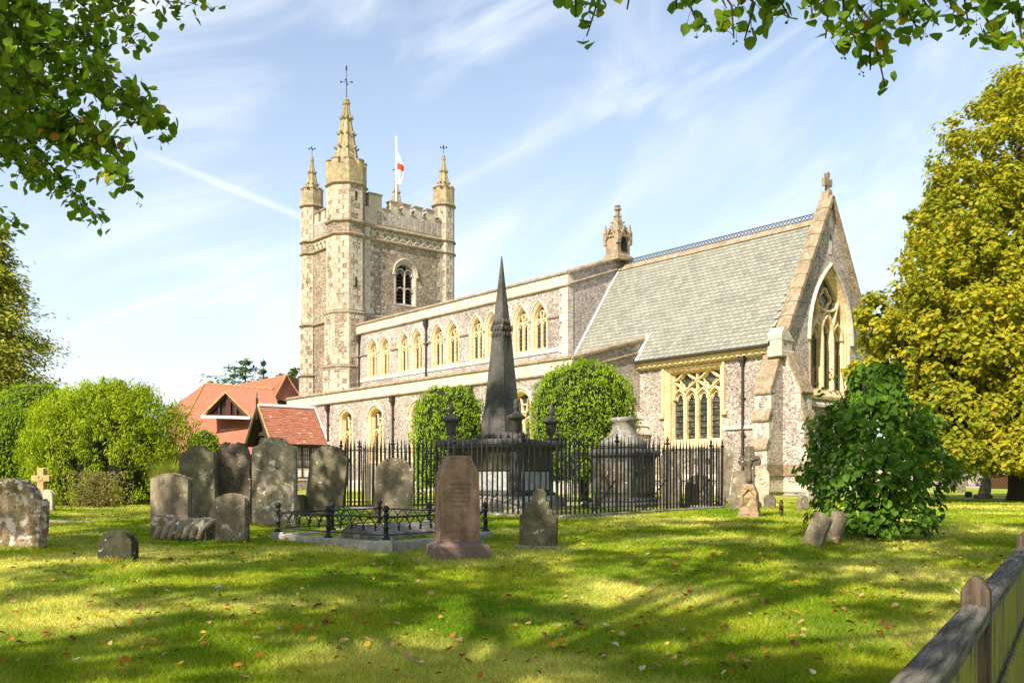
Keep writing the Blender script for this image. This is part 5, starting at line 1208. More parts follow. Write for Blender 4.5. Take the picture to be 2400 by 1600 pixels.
# ------------------------------------------------------------------ obelisk monument
def monument():
    c = Vector((-.22, 19.9, 0)); c.z = gz(c.x, c.y); e = empty('obelisk_monument', c, rad(-29), 'blackish stone obelisk on a panelled pedestal inside the railing', 'monument'); b = EYE-c.z
    def sq(m, prof, n=4, ph=PI/4, cap=True): m.lathe([(r*math.sqrt(2), z) for r, z in prof], n, (0, 0, 0), ph, cap=cap); return m
    MM = M_GR['monument']
    sq(MM and MB(), [(1.22, -.2), (1.22, .03), (1.18, .06), (1.04, .06), (1.04, .20), (.98, .26), (.90, .30)]).build('step', M_GR['tomb'], e, bevel=.015)
    sq(MB(), [(.86, .30), (.86, .36), (.80, .40), (.80, 1.22), (.84, 1.25)]).build('die', MM, e, bevel=.015)
    for i in range(4):                       # marble panel under a dark upper panel on each face
        an = i*PI/2; mp = lambda a, bb, d: (math.cos(an)*(.80+d)-math.sin(an)*a, math.sin(an)*(.80+d)+math.cos(an)*a, bb)
        q = MB(); q.box(-.62, .62, .42, .80, -.02, .012, mp); q.build('marble_panel', M_GR['marble'], e)
        q = MB(); q.box(-.66, .66, .82, 1.18, -.02, .03, mp); q.build('slate_panel', M_GR['slab'], e, bevel=.01)
        for s in (-1, 1): q = MB(); q.box(s*.73-.06, s*.73+.06, .40, 1.20, -.01, .035, mp); q.build('pilaster', MM, e, bevel=.01)
    sq(MB(), [(.84, 1.25), (.92, 1.28), (.99, 1.32), (1.03, 1.36), (1.03, 1.42), (.98, 1.46), (.88, 1.47)]).build('cornice', MM, e, bevel=.012)
    e2 = rad(-13)
    def rot(m, a): 
        ca, sa = math.cos(a), math.sin(a); m.v = [(x*ca-y*sa, x*sa+y*ca, z) for x, y, z in m.v]; return m
    zt = b+(HY-601)/F*c.y; zb = 1.47
    sh = MB(); prof = [(.40, zb), (.40, zb+.09), (.365, zb+.13), (.345, zb+.16), (.33, zb+.30), (.30, zb+.62), (.288, zb+.66), (.145, zt-1.48), (.008, zt)]
    rings = []
    for r, z in prof:                        # square with chamfered angles
        ch = r*.14; P = []
        for i in range(4):
            an = i*PI/2+PI/4; cx_, cy_ = math.cos(an)*r*1.414, math.sin(an)*r*1.414
            t = Vector((-math.sin(an), math.cos(an))); inw = Vector((-math.cos(an), -math.sin(an)))
            for s in (-1, 1): P.append((cx_+inw.x*ch+s*t.x*ch, cy_+inw.y*ch+s*t.y*ch, z))
        rings.append(P)
    sh.loft(rings, True, True, True); rot(sh, e2); me = sh.mesh('shaft', MM, bevel=.004); obj('shaft', me, e)
    lf = MB(); lf.lathe([(.02, 0), (.09, .02), (.06, .08), (.085, .13), (.03, .2)], 6); lm = roughen(lf.mesh('leaf', MM, True), .02, 9)
    for i in range(20):                      # carved base garland and the band round the shaft
        an = 2*PI*i/20; rr = .40/max(abs(math.cos(an)), abs(math.sin(an))); p = Vector((math.cos(an+e2)*rr, math.sin(an+e2)*rr, zb+.0)); obj('carved_leaf', lm, e, p, (0, 0, an)).scale = (.8, .8, .7)
    zc = zt-1.42; hw = .138
    for k, zz in enumerate((zc-.30, zc-.17, zc-.03)):
        for i in range(12):
            an = 2*PI*i/12+k*.26; h2 = .2+.0*k; rr = (hw+.012*(2-k))/max(abs(math.cos(an)), abs(math.sin(an))); p = Vector((math.cos(an+e2)*rr, math.sin(an+e2)*rr, zz)); o_ = obj('carved_leaf', lm, e, p, (0, 0, an)); o_.scale = (.42, .42, .50)
    um = MB(); um.lathe([(.13, 0), (.13, .05), (.07, .09), (.055, .13), (.09, .17), (.125, .23), (.15, .42), (.17, .44), (.235, .47), (.245, .51), (.20, .55), (.10, .59), (.055, .63), (.045, .66), (.075, .70), (.085, .75), (.05, .80), (.07, .84), (.04, .90), (.01, .94)], 12); ume = roughen(um.mesh('urn', MM, True), .008, 9)
    for sx in (-1, 1):
        for sy in (-1, 1): 
            o_ = obj('urn', ume, e, (sx*.78, sy*.78, 1.46)); o_.scale = (.78, .78, .86)
monument()
# chest tomb with a swelling pyramidal lid
def chest_tomb():
    c = Vector(((1462-CX)/F*21.2, 21.2, 0)); c.z = gz(c.x, c.y); e = empty('chest_tomb', c, rad(-38), 'grey chest tomb with a pale bulbous lid inside the railing', 'tomb'); M_ = M_GR['monument']
    s2 = math.sqrt(2)
    for nm, prof in (('step', [(.70, -.2), (.70, .10), (.62, .14)]), ('die', [(.58, .14), (.58, .20), (.53, .24), (.53, 1.10), (.55, 1.14)]), ('cornice', [(.55, 1.14), (.60, 1.18), (.62, 1.26), (.57, 1.30), (.50, 1.33)])):
        m = MB(); m.lathe([(r*s2, z) for r, z in prof], 4, ph=PI/4); m.build(nm, M_, e, bevel=.02)
    for i in range(4):
        an = i*PI/2; mp = lambda a, bb, d: (math.cos(an)*(.53+d)-math.sin(an)*a, math.sin(an)*(.53+d)+math.cos(an)*a, bb)
        q = MB(); q.box(-.42, .42, .34, 1.02, -.02, .02, mp); q.build('panel', M_GR['dark'], e, bevel=.01)
    m = MB(); prof = [(.60, 1.33), (.64, 1.37), (.665, 1.43), (.645, 1.50), (.56, 1.56), (.44, 1.63), (.36, 1.72), (.325, 1.80), (.31, 1.92), (.36, 1.95), (.38, 1.98), (.38, 2.03), (.30, 2.05)]
    rings = []
    for r, z in prof:
        P = []; r *= .70
        for i in range(24):
            an = 2*PI*i/24; k = r/(abs(math.cos(an))**4+abs(math.sin(an))**4)**.25; P.append((math.cos(an)*k, math.sin(an)*k, z))
        rings.append(P)
    m.loft(rings, True, True, True); me = m.mesh('lid', M_GR['tomb'], True); roughen(me, .008, 6); obj('lid', me, e)
chest_tomb()
# dark cross standing in the railed plot
c = Vector(((1645-CX)/F*22.0, 22.0, 0)); c.z = gz(c.x, c.y); e = empty('grave_cross', c, rad(-20), 'dark stone cross at the far end of the railed plot', 'cross'); k_ = 22/F
m = MB(); m.prism([(-8*k_, 0), (8*k_, 0), (6*k_, 100*k_), (16*k_, 100*k_), (16*k_, 113*k_), (6*k_, 113*k_), (6*k_, 138*k_), (-6*k_, 138*k_), (-6*k_, 113*k_), (-16*k_, 113*k_), (-16*k_, 100*k_), (-6*k_, 100*k_)], lambda a, b, d: (a, d, b), -.07, .07); m.build('cross', M_GR['dark'], e, bevel=.012)
m = MB(); m.box(-.24, .24, -.2, .2, -.2, .16); m.build('base', M_GR['dark'], e, bevel=.03)

# weathered calvary cross on a tapered plinth
def calvary():
    p = gp(1757, 1212); e = empty('carved_cross', p, rad(-22), 'weathered carved crucifix on a stained tapering plinth, right of the railing', 'cross'); k = p.y/F; T = M_GR['tan']; G = M_GR['dark']
    m = MB(); m.loft([[(-w*k, -w2*k, z*k), (w*k, -w2*k, z*k), (w*k, w2*k, z*k), (-w*k, w2*k, z*k)] for w, w2, z in ((24, 22, -12), (23.5, 21, 10), (21.5, 19, 14), (19.5, 17.5, 46), (18, 16, 58), (11, 11, 76), (8, 8, 80))], True, True, True); me = m.mesh('plinth', T, bevel=.012); roughen(me, .012, 7, 2); obj('plinth', me, e)
    q = MB(); q.prism([(-17*k, 30*k), (-17*k, 56*k), (0, 76*k), (17*k, 56*k), (17*k, 30*k), (13.5*k, 30*k), (13.5*k, 53*k), (0, 69*k), (-13.5*k, 53*k), (-13.5*k, 30*k)], lambda a, b, d: (a, d, b), -20.5*k, -16*k); q.build('gable_moulding', T, e, bevel=.008)
    q = MB(); q.prism([(-9*k, 74*k), (9*k, 74*k), (9*k, 122*k), (22*k, 124*k), (24*k, 131*k), (20*k, 142*k), (10*k, 142*k), (9*k, 150*k), (8*k, 164*k), (-8*k, 164*k), (-9*k, 150*k), (-10*k, 142*k), (-20*k, 142*k), (-24*k, 131*k), (-22*k, 124*k), (-9*k, 122*k)], lambda a, b, d: (a, d, b), -6*k, 7*k); me = q.mesh('cross', G, bevel=.015); roughen(me, .012, 8, 1); obj('cross', me, e)
    q = MB(); q.lathe([(.9, 0), (1, .5), (1, 1.6), (.75, 2)], 8, sx=1, sy=1); q.v = [(x*8.5*k, y*8*k, (150+z*8)*k) for x, y, z in q.v]; me = q.mesh('top_block', G, bevel=.01); obj('top_block', me, e)
    # draped figure carved on the front of the shaft, one continuous body
    f = MB(); rings = []
    for z, w, d, x in ((80, 4.2, 3, 1), (90, 5.2, 3.6, .5), (104, 5.8, 4.2, -.5), (114, 4.6, 3.8, -1), (124, 6.6, 4.4, 0), (133, 7.6, 4.2, 0), (137, 3.2, 3, .5), (140, 2.6, 2.8, .8), (145, 3.6, 3.8, 1.2), (149, 3.2, 3.4, 1.2), (152, 1.2, 1.4, 1.2)):
        rings.append([((x+w*math.cos(2*PI*i/10))*k, (-7-d*.35+d*math.sin(2*PI*i/10))*k, z*k) for i in range(10)])
    f.loft(rings, True, True, True); n = len(f.v)
    for s in (-1, 1): f.tube([(s*4*k, -8*k, 132*k), (s*11*k, -8*k, 136*k), (s*20*k, -7.5*k, 137*k)], [2.6*k, 2.0*k, 1.7*k], 7)
    me = f.mesh('carved_figure', G, True); roughen(me, .008, 14); obj('carved_figure', me, e)
calvary()
# rusty wheel-shaped grave marker
def wheel():
    p = gp(1831, 1208); k = p.y/F; e = empty('wheel_marker', p, rad(62), 'rusty iron wheel-shaped grave marker with spokes stuck in the grass', 'grave marker'); r = 18.5*k
    m = MB(); m.tube([(math.cos(2*PI*i/24)*r, 0, r+math.sin(2*PI*i/24)*r) for i in range(25)], .011, 6); m.build('rim', M_BRONZE, e)
    for i in range(6): a = PI*i/3+.3; m = MB(); m.tube([(0, 0, r), (math.cos(a)*r, 0, r+math.sin(a)*r)], .007, 5); m.build('spoke', M_BRONZE, e)
    m = MB(); m.tube([(0, -.03, r), (0, .03, r)], .04, 8); m.build('hub', M_BRONZE, e); m = MB(); m.tube([(0, 0, .02), (0, 0, -.2)], .015, 5); m.build('stake', M_BRONZE, e)
wheel()

# ------------------------------------------------------------------ wooden fence, right foreground
def fence():
    A, B = Vector((1.49, 3.0, 0)), Vector((3.10, 5.65, 0)); d = (B-A); L = d.length; u = d/L; nv = Vector((u.y, -u.x, 0)); zt = EYE-.305
    e = empty('picket_fence', (A.x, A.y, -.6), math.atan2(u.y, u.x), 'weathered grey timber fence with capped posts and green-stained pales', 'fence')
    o = -.6; zt -= o
    for i in (-1, 0, 1, 2, 3):
        x = i*L; m = MB(); h = .042
        m.loft([[(x-h, -h, -.6), (x+h, -h, -.6), (x+h, h, -.6), (x-h, h, -.6)], [(x-h, -h, zt-.045), (x+h, -h, zt-.045), (x+h, h, zt-.045), (x-h, h, zt-.045)], [(x-h*.92, -h*.5, zt-.012), (x+h*.92, -h*.5, zt-.012), (x+h*.92, h*.5, zt-.012), (x-h*.92, h*.5, zt-.012)], [(x-h*.85, -.01, zt), (x+h*.85, -.01, zt), (x+h*.85, .01, zt), (x-h*.85, .01, zt)]], True, True, True); m.build('post', M_POST, e, bevel=.006)
    for i in (-1, 0, 1, 2):
        x0, x1 = i*L+.042, (i+1)*L-.042; n = 10
        def sag(t): return -.055*math.sin(PI*t) if False else -.0
        m = MB(); rings = []
        for j in range(n+1):
            t = j/n; x = x0+(x1-x0)*t; z = zt-.115+.0
            rings.append([(x, -.042, z-.028), (x, .042, z-.028), (x, .042, z+.016), (x, .025, z+.028), (x, -.025, z+.028), (x, -.042, z+.016)])
        m.loft(rings, True, True, True); m.v = [(x, y, z) for x, y, z in m.v]
        me = m.mesh('top_rail', M_RAIL, bevel=.004)
        ob = obj('top_rail', me, e); 
        for zz in (zt-.50, zt-.86): m = MB(); m.box(x0, x1, -.03, .03, zz-.045, zz+.035); m.build('lower_rail', M_RAIL if zz > zt-.6 else M_PICK, e, bevel=.006)
        k = int((x1-x0)/.118)
        for j in range(k):
            x = x0+.06+j*(x1-x0-.06)/k; m = MB(); w = .026; m.box(x-w, x+w, -.016, .016, zt-.465, zt-.145); m.build('picket', M_PICK, e, bevel=.004)
            m = MB(); m.box(x-w*1.05, x+w*1.05, -.052, -.034, zt-1.3, zt-.44); m.build('pale', M_PICK, e, bevel=.003)
fence()
# ------------------------------------------------------------------ foliage tools
def unit(a): return a/np.maximum(np.linalg.norm(a, axis=1, keepdims=True), 1e-9)
def leaf_mesh(name, P, N, S, mat, asp=.62, fold=.12, T=None, six=True):
    """one folded leaf per point (numpy): P positions, N facing, S length"""
    n = len(P); N = unit(N+RN.normal(0, .001, N.shape))
    t = RN.normal(0, 1, (n, 3)) if T is None else T+RN.normal(0, .25, (n, 3))
    t = unit(t-(t*N).sum(1, keepdims=True)*N); b = np.cross(N, t); S = np.asarray(S).reshape(-1, 1)*np.ones((n, 1))
    if six: loc = [(-.5, 0, 0), (-.22, .46, 1), (.15, .42, 1), (.55, 0, .2), (.15, -.42, 1), (-.22, -.46, 1)]
    else: loc = [(-.5, 0, 0), (.0, .5, 1), (.5, 0, 0), (.0, -.5, 1)]
    k = len(loc); V = np.empty((n, k, 3), np.float32)
    for i, (u, v, w) in enumerate(loc): V[:, i] = P+t*S*u+b*S*asp*v*1.0+N*S*fold*w
    me = bpy.data.meshes.new(name)
    if six: faces = np.array([[0, 1, 2, 3], [0, 3, 4, 5]])
    else: faces = np.array([[0, 1, 2, 3]])
    fn = len(faces); idx = (np.arange(n)[:, None, None]*k+faces[None]).reshape(-1)
    me.vertices.add(n*k); me.vertices.foreach_set('co', V.reshape(-1))
    me.loops.add(n*fn*4); me.loops.foreach_set('vertex_index', idx.astype(np.int32))
    me.polygons.add(n*fn); me.polygons.foreach_set('loop_start', np.arange(0, n*fn*4, 4, dtype=np.int32)); me.polygons.foreach_set('loop_total', np.full(n*fn, 4, np.int32))
    me.update(calc_edges=True); me.materials.append(mat); return me
def sphere_pts(n): return unit(RN.normal(0, 1, (n, 3)))
def clumps(centres, radii, per, flat=1.0):
    """leaf points in clumps, denser towards each clump's rim"""
    c = np.repeat(np.asarray(centres), per, 0); r = np.repeat(np.asarray(radii), per)[:, None]; d = sphere_pts(len(c))
    rr = RN.uniform(.25, 1, (len(c), 1))**.6; d2 = d*np.array([1, 1, flat]); return c+d2*rr*r, d
def hero_leaf(name, mat, L=.085, k=0):
    m = MB(); w = L*.46; curl = (.0, .25, .4, -.2, .15)[k % 5]
    pr = [(-.46, .0), (-.50, .20), (-.36, .42), (-.08, .50), (.18, .40), (.36, .20), (.48, .06)]
    for s in (1, -1):
        row = [(-.40*L, 0, 0)]+[(x*L, s*y*L*1.0, (abs(y)*.28+curl*(x+.1)**2)*L) for x, y in pr]+[(.62*L, 0, curl*.35*L)]
        mid = [(x*L, 0, curl*(x+.1)**2*L) for x, y in pr]
        m.add(row+mid[1:-1], [])
        n0 = len(m.v)-len(row)-len(mid[1:-1]); r_ = list(range(n0, n0+len(row))); md = [r_[0]]+list(range(n0+len(row), n0+len(row)+len(mid)-2))+[r_[-1]]
        m.f += [(r_[0], r_[1], r_[2]), (r_[0], r_[2], r_[3], md[1])]
        for i in range(3, 7):
            a, b = md[min(i-2, len(md)-2)], md[min(i-1, len(md)-1)]
            m.f.append((r_[i], r_[i+1], b, a))
        m.f.append((r_[7], r_[8], md[-2])) if False else None
    m.tube([(-.40*L, 0, 0), (-.62*L, 0, .05*L), (-.95*L, .03*L, .12*L)], L*.018, 4)
    return m.mesh(name, mat, True, fix=False)
HERO = [hero_leaf('leaf', L_LIME, 1.0, k) for k in range(5)]
HEROY = [hero_leaf('leaf', L_LIMEY, 1.0, k) for k in range(2)]
HEROS = [hero_leaf('leaf', L_SHRUB, 1.0, k) for k in range(5)]
def place_leaf(me, p, facing, size, parent, droop=None):
    o = bpy.data.objects.new('leaf', me); z = Vector(facing).normalized(); x = Vector(droop if droop is not None else (R.gauss(0, 1), R.gauss(0, 1), R.gauss(0, 1)))
    x = (x-z*x.dot(z)); x = x.normalized() if x.length > 1e-4 else z.orthogonal().normalized(); y = z.cross(x)
    M4 = Matrix((x, y, z)).transposed().to_4x4(); M4 = Matrix.Translation(p) @ M4 @ Matrix.Scale(size, 4)
    put(o, parent); o.matrix_local = M4; return o

# ------------------------------------------------------------------ lime trees that overhang and shade the foreground
def limbs(mb, base, tops, r0, fork):
    for t in tops:
        t = Vector(t); f = fork+Vector((R.uniform(-.2, .2), R.uniform(-.2, .2), R.uniform(-1, .6))); mid = f.lerp(t, .5)+Vector((R.gauss(0, .3), R.gauss(0, .3), R.uniform(0, .8)))
        mb.tube([f, f.lerp(mid, .5)+Vector((0, 0, .15)), mid, mid.lerp(t, .6)+Vector((R.gauss(0, .15), R.gauss(0, .15), .1)), t], [r0*.5, r0*.4, r0*.28, r0*.16, r0*.05], 6)
def lime_tree(label, base, ctr, rad3, nclump, per, leafs, seedlim, twigs, tw_leaf, hero_n, rr=.5):
    base = Vector(base); base.z = gz(base.x, base.y)-.1; e = empty('lime_tree', base, 0, label, 'tree', 'lime trees over the foreground'); ctr = Vector(ctr)
    C = []; tries = 0
    while len(C) < nclump and tries < 20000:
        tries += 1; d = Vector(sphere_pts(1)[0]); q = ctr+Vector((d.x*rad3[0], d.y*rad3[1], d.z*rad3[2]))*R.uniform(.35, 1)**.5
        if seedlim(q): C.append(q)
    rd = [R.uniform(.55, 1.2)*rr for _ in C]; P, D = clumps(np.array([tuple(c) for c in C]), rd, per, .62)
    keep = np.array([seedlim(Vector(p)) for p in P]); P, D = P[keep], D[keep]
    N = D*.3+np.array([0, 0, .7])+RN.normal(0, .5, D.shape)
    P = P-np.array(base)
    me = leaf_mesh('crown', P, N, RN.uniform(.75, 1.25, len(P))*leafs, L_LIME, .8, .1); tag(obj('crown', me, e), kind='stuff')
    tr = MB(); fork = Vector((R.uniform(-.3, .3), R.uniform(-.3, .3), ctr.z-base.z-rad3[2]*.55))
    tr.tube([(0, 0, 0), (.02, 0, .5), (.05, .03, fork.z*.5), fork, (ctr-base)*1.0+Vector((0, 0, rad3[2]*.5))], [.40, .28, .24, .18, .04], 12); limbs(tr, base, [c-base for c in R.sample(C, min(14, len(C)))], .17, fork); tr.build('trunk', M_BARK, e, smooth=True)
    # drooping sprays in view
    T = MB(); LP = []; LN = []; LT = []
    for (pts, spread, cnt) in twigs:
        V = [Vector(p)-base for p in pts]; n = len(V)
        T.tube([v for v in V], [.012*(1-.8*i/(n-1))+.002 for i in range(n)], 5)
        for j in range(cnt):
            t = R.random()**.8*(n-1); i = min(int(t), n-2); p = V[i].lerp(V[i+1], t-i); o = Vector((R.gauss(0, 1), R.gauss(0, 1), R.gauss(-.35, .8)))*spread*(1.0-.45*t/(n-1))
            LP.append(p+o); LT.append(Vector((o.x*.5, o.y*.5, -1.0*abs(R.gauss(.7, .5)))))
            LN.append(Vector((R.gauss(0, .6), -.35+R.gauss(0, .6), .55+R.gauss(0, .45))))
            if R.random() < .30: T.tube([p, p.lerp(p+o, .6)+Vector((0, 0, .02)), p+o], .002, 3, False)
            if R.random() < .05:           # hanging fruits
                q = p+o+Vector((0, 0, -.05)); T.tube([p+o, q], .0012, 3, False)
                for _ in range(3): w = q+Vector((R.gauss(0, .012), R.gauss(0, .012), R.uniform(-.03, 0))); T.tube([q, w], .001, 3, False); T.lathe([(.001, -.006), (.006, 0), (.001, .006)], 6, tuple(w))
    if T.v:
        tag(T.build('twigs', M_TWIG, e, fix=False), kind='stuff')
        order = list(range(len(LP))); order.sort(key=lambda i: (LP[i]+base-cam.location).length)
        hs = set(order[:hero_n])
        for i in order[:hero_n]:
            mm = R.choice(HEROY) if R.random() < .035 else R.choice(HERO); place_leaf(mm, LP[i], LN[i], tw_leaf*R.uniform(.75, 1.2), e, LT[i])
        rest = order[hero_n:]
        if rest:
            me = leaf_mesh('leaves', np.array([tuple(LP[i]) for i in rest]), np.array([tuple(LN[i]) for i in rest]), RN.uniform(.8, 1.2, len(rest))*tw_leaf, L_LIME, .88, .12, T=np.array([tuple(LT[i]) for i in rest])); tag(obj('leaves', me, e), kind='stuff')
    return e
def inframe(q, m=0.0):
    if q.y < .5: return False
    return abs(q.x) < (.548+m)*q.y and q.z-EYE < (.514+m)*q.y
def spray(px0, py0, px1, py1, d0, d1, sag=.12):
    a, b = at(px0, py0, d0), at(px1, py1, d1); P = []
    for i in range(6):
        t = i/5; p = a.lerp(b, t); p.z += sag*math.sin(PI*t)*(1-.3*t); P.append(p+Vector((R.gauss(0, .03), R.gauss(0, .05), R.gauss(0, .03)))*(1 if 0 < i < 5 else 0))
    return P
tw1 = []
for (x0, y0, x1, y1, c) in ((-260, -160, 120, 60, 60), (-200, -260, 300, 20, 70), (60, -260, 420, 30, 60), (200, -220, 495, 25, 30), (-220, -40, 250, 110, 85), (40, -200, 330, 120, 70), (-200, -30, 390, 305, 130), (-100, -80, 340, 250, 95), (-200, 20, 280, 350, 105), (-200, 60, 290, 420, 105), (-160, 140, 240, 520, 90), (-220, 60, 130, 440, 85), (-200, 120, 90, 430, 75), (-200, -60, 200, 220, 100), (-200, 20, 130, 230, 95), (-260, 200, 30, 330, 55), (-200, 380, 45, 530, 32), (-220, -100, 60, 150, 80), (-200, 100, 170, 330, 90), (0, -200, 240, 60, 70)):
    d = R.uniform(6.2, 8.2); tw1.append((spray(x0, y0, x1, y1, d+.4, d), .12, int(c*3.0)))
lime_tree('lime tree reaching in from the left with drooping leafy branches against the sky', (-10.5, 7.5, 0), (-9.5, 7.5, 9.0), (5.6, 7.2, 4.6), 340, 64, .15, lambda q: q.z > 4.2 and not inframe(q, .02) and q.x < -2.5, tw1, .080, 300)
tw2 = []
for (x0, y0, x1, y1, c) in ((1380, -200, 1375, 85, 22), (1460, -180, 1470, 22, 5), (1560, -220, 1640, 70, 26), (1640, -200, 1720, 90, 20), (1720, -200, 1745, 95, 14), (1800, -220, 1850, 40, 34), (1900, -200, 1935, 90, 30), (1880, -260, 1990, 110, 40), (1960, -200, 2040, 165, 34), (1990, -100, 2075, 205, 16), (2040, -220, 2160, 95, 40), (2100, -220, 2200, 60, 36), (2180, -220, 2270, 60, 34), (2240, -200, 2340, 110, 34), (2330, -200, 2400, 120, 30), (2150, -240, 2230, 20, 34), (1700, -240, 1800, 10, 22), (2010, -240, 2070, 60, 26), (1960, -260, 1900, 10, 24), (1590, -200, 1585, 20, 12), (1320, -180, 1350, 40, 10), (2380, -240, 2440, 60, 30)):
    d = R.uniform(4.8, 6.0); tw2.append((spray(x0, y0, x1, y1, d+.2, d, .06), .08, int(c*2.0)))
lime_tree('lime tree whose leafy sprays hang down into the top right of the view', (7.6, 1.5, 0), (4.6, 1.6, 8.6), (4.8, 4.6, 3.6), 130, 60, .14, lambda q: q.z > 4.0 and not inframe(q, .05), tw2, .080, 300)
lime_tree('lime tree behind the viewpoint that dapples the lawn with shade', (-5.5, -3.0, 0), (-3.2, -1.0, 9.6), (7.8, 6.4, 4.6), 400, 64, .16, lambda q: q.z > 4.6 and not inframe(q, .05), [], .09, 0, .5)

# ------------------------------------------------------------------ big yellow-green tree at right and its neighbours
def crown_tree(name, label, base, blobs, per, leaf, mat, trunk_r, fl=.75, cs=1.0, group=None, inner=.35, upw=.35):
    base = Vector(base); base.z = gz(base.x, base.y)-.1; e = empty(name, base, 0, label, 'tree', group); CC = []; CR = []; CD = []
    for (c, r3, n, cr) in blobs:
        d = sphere_pts(n); rr = RN.uniform(inner, 1, (n, 1))**.4; q = np.array(c)+d*np.array(r3)*rr
        CC.append(q); CR.append(RN.uniform(.6, 1.15, n)*cr*cs); CD.append(d)
    C = np.concatenate(CC); rd = np.concatenate(CR); od = np.concatenate(CD); ok = C[:, 2] > .9; C, rd, od = C[ok], rd[ok], od[ok]
    P, D = clumps(C, rd, per, fl); ok = P[:, 2] > .5+base.z; O = np.repeat(od, per, 0)
    P, D, O = P[ok], D[ok], O[ok]; N = D*.55+O*.35+np.array([0, 0, upw])+RN.normal(0, .32, D.shape)
    tag(obj('crown', leaf_mesh('crown', P-np.array(base), N, RN.uniform(.7, 1.25, len(P))*leaf, mat, .72, .1), e), kind='stuff')
    top = Vector(C[C[:, 2].argmax()])-base; t = MB(); hz = top.z
    t.tube([(0, 0, -.2), (.02, 0, .4), (.03, .02, hz*.25), (.05, -.03, hz*.5), (.02, .02, hz*.85)], [trunk_r*1.4, trunk_r, trunk_r*.85, trunk_r*.55, trunk_r*.12], 10)
    for i in RN.choice(len(C), min(22, len(C)), replace=False):
        q = Vector(C[i])-base; f = Vector((0, 0, max(.8, min(q.z*.6, hz*.7)))); m_ = f.lerp(q, .55)+Vector((0, 0, .25)); t.tube([f, m_, q], [trunk_r*.38, trunk_r*.2, trunk_r*.05], 5)
    t.build('trunk', M_BARK, e, smooth=True); return e
def wpt(px, py, d): return tuple(at(px, py, d))
crown_tree('broadleaf_tree', 'tall yellow-green tree filling the right edge of the picture', (14.9, 27.5, 0),
    [(wpt(2400, 760, 27.5), (3.9, 3.6, 4.6), 520, .42), (wpt(2420, 480, 27.5), (3.2, 3.2, 4.2), 330, .42), (wpt(2290, 900, 26.0), (2.2, 2.2, 2.2), 210, .40), (wpt(2290, 560, 27), (2.0, 2.2, 2.2), 160, .38), (wpt(2480, 300, 28), (2.2, 2.2, 2.4), 150, .40), (wpt(2250, 740, 26), (1.9, 2, 2.2), 180, .38), (wpt(2350, 1000, 26.5), (2.6, 2.2, 1.5), 230, .38), (wpt(2230, 1000, 25.5), (1.4, 1.4, 1.2), 110, .36), (wpt(2340, 1068, 25.5), (2.2, 1.6, .55), 150, .32), (wpt(2420, 1050, 25.0), (1.6, 1.6, .8), 110, .32), (wpt(2225, 1065, 24.8), (.9, 1.0, .5), 60, .3)], 62, .14, L_TREE, .30, 1.0, upw=.45)
crown_tree('broadleaf_tree', 'smaller thin yellow-green tree whose twigs overlap the chancel east window', (10.6, 26.0, 0),
    [(wpt(2120, 840, 26), (.95, 1.2, 1.4), 120, .28), (wpt(2048, 765, 25.5), (.52, .7, .9), 34, .20), (wpt(2140, 750, 26.5), (.7, .9, 1.0), 44, .26), (wpt(2022, 885, 25), (.45, .6, .6), 20, .20), (wpt(2160, 950, 26), (1.1, 1.2, 1.2), 120, .32)], 44, .13, L_TREE, .10, 1.0)
BG = 'trees behind the churchyard at right'
for i, (px, d, r, h, lb) in enumerate(((2190, 95, 7, 7, 'dark tree in the background left of the big right-hand tree trunk'), (2300, 105, 9, 8, 'dark tree in the far background behind the big right-hand tree'), (2430, 90, 9, 9, 'dark background tree at the right edge of the picture'), (2560, 100, 10, 9, 'dark background tree just beyond the right edge'))):
    x = (px-CX)/F*d; crown_tree('background_tree', lb, (x, d, 0), [((x, d, h*.52), (r, r*.8, h*.5), 70, 1.5)], 34, .55, L_DARK, .4, group=BG)

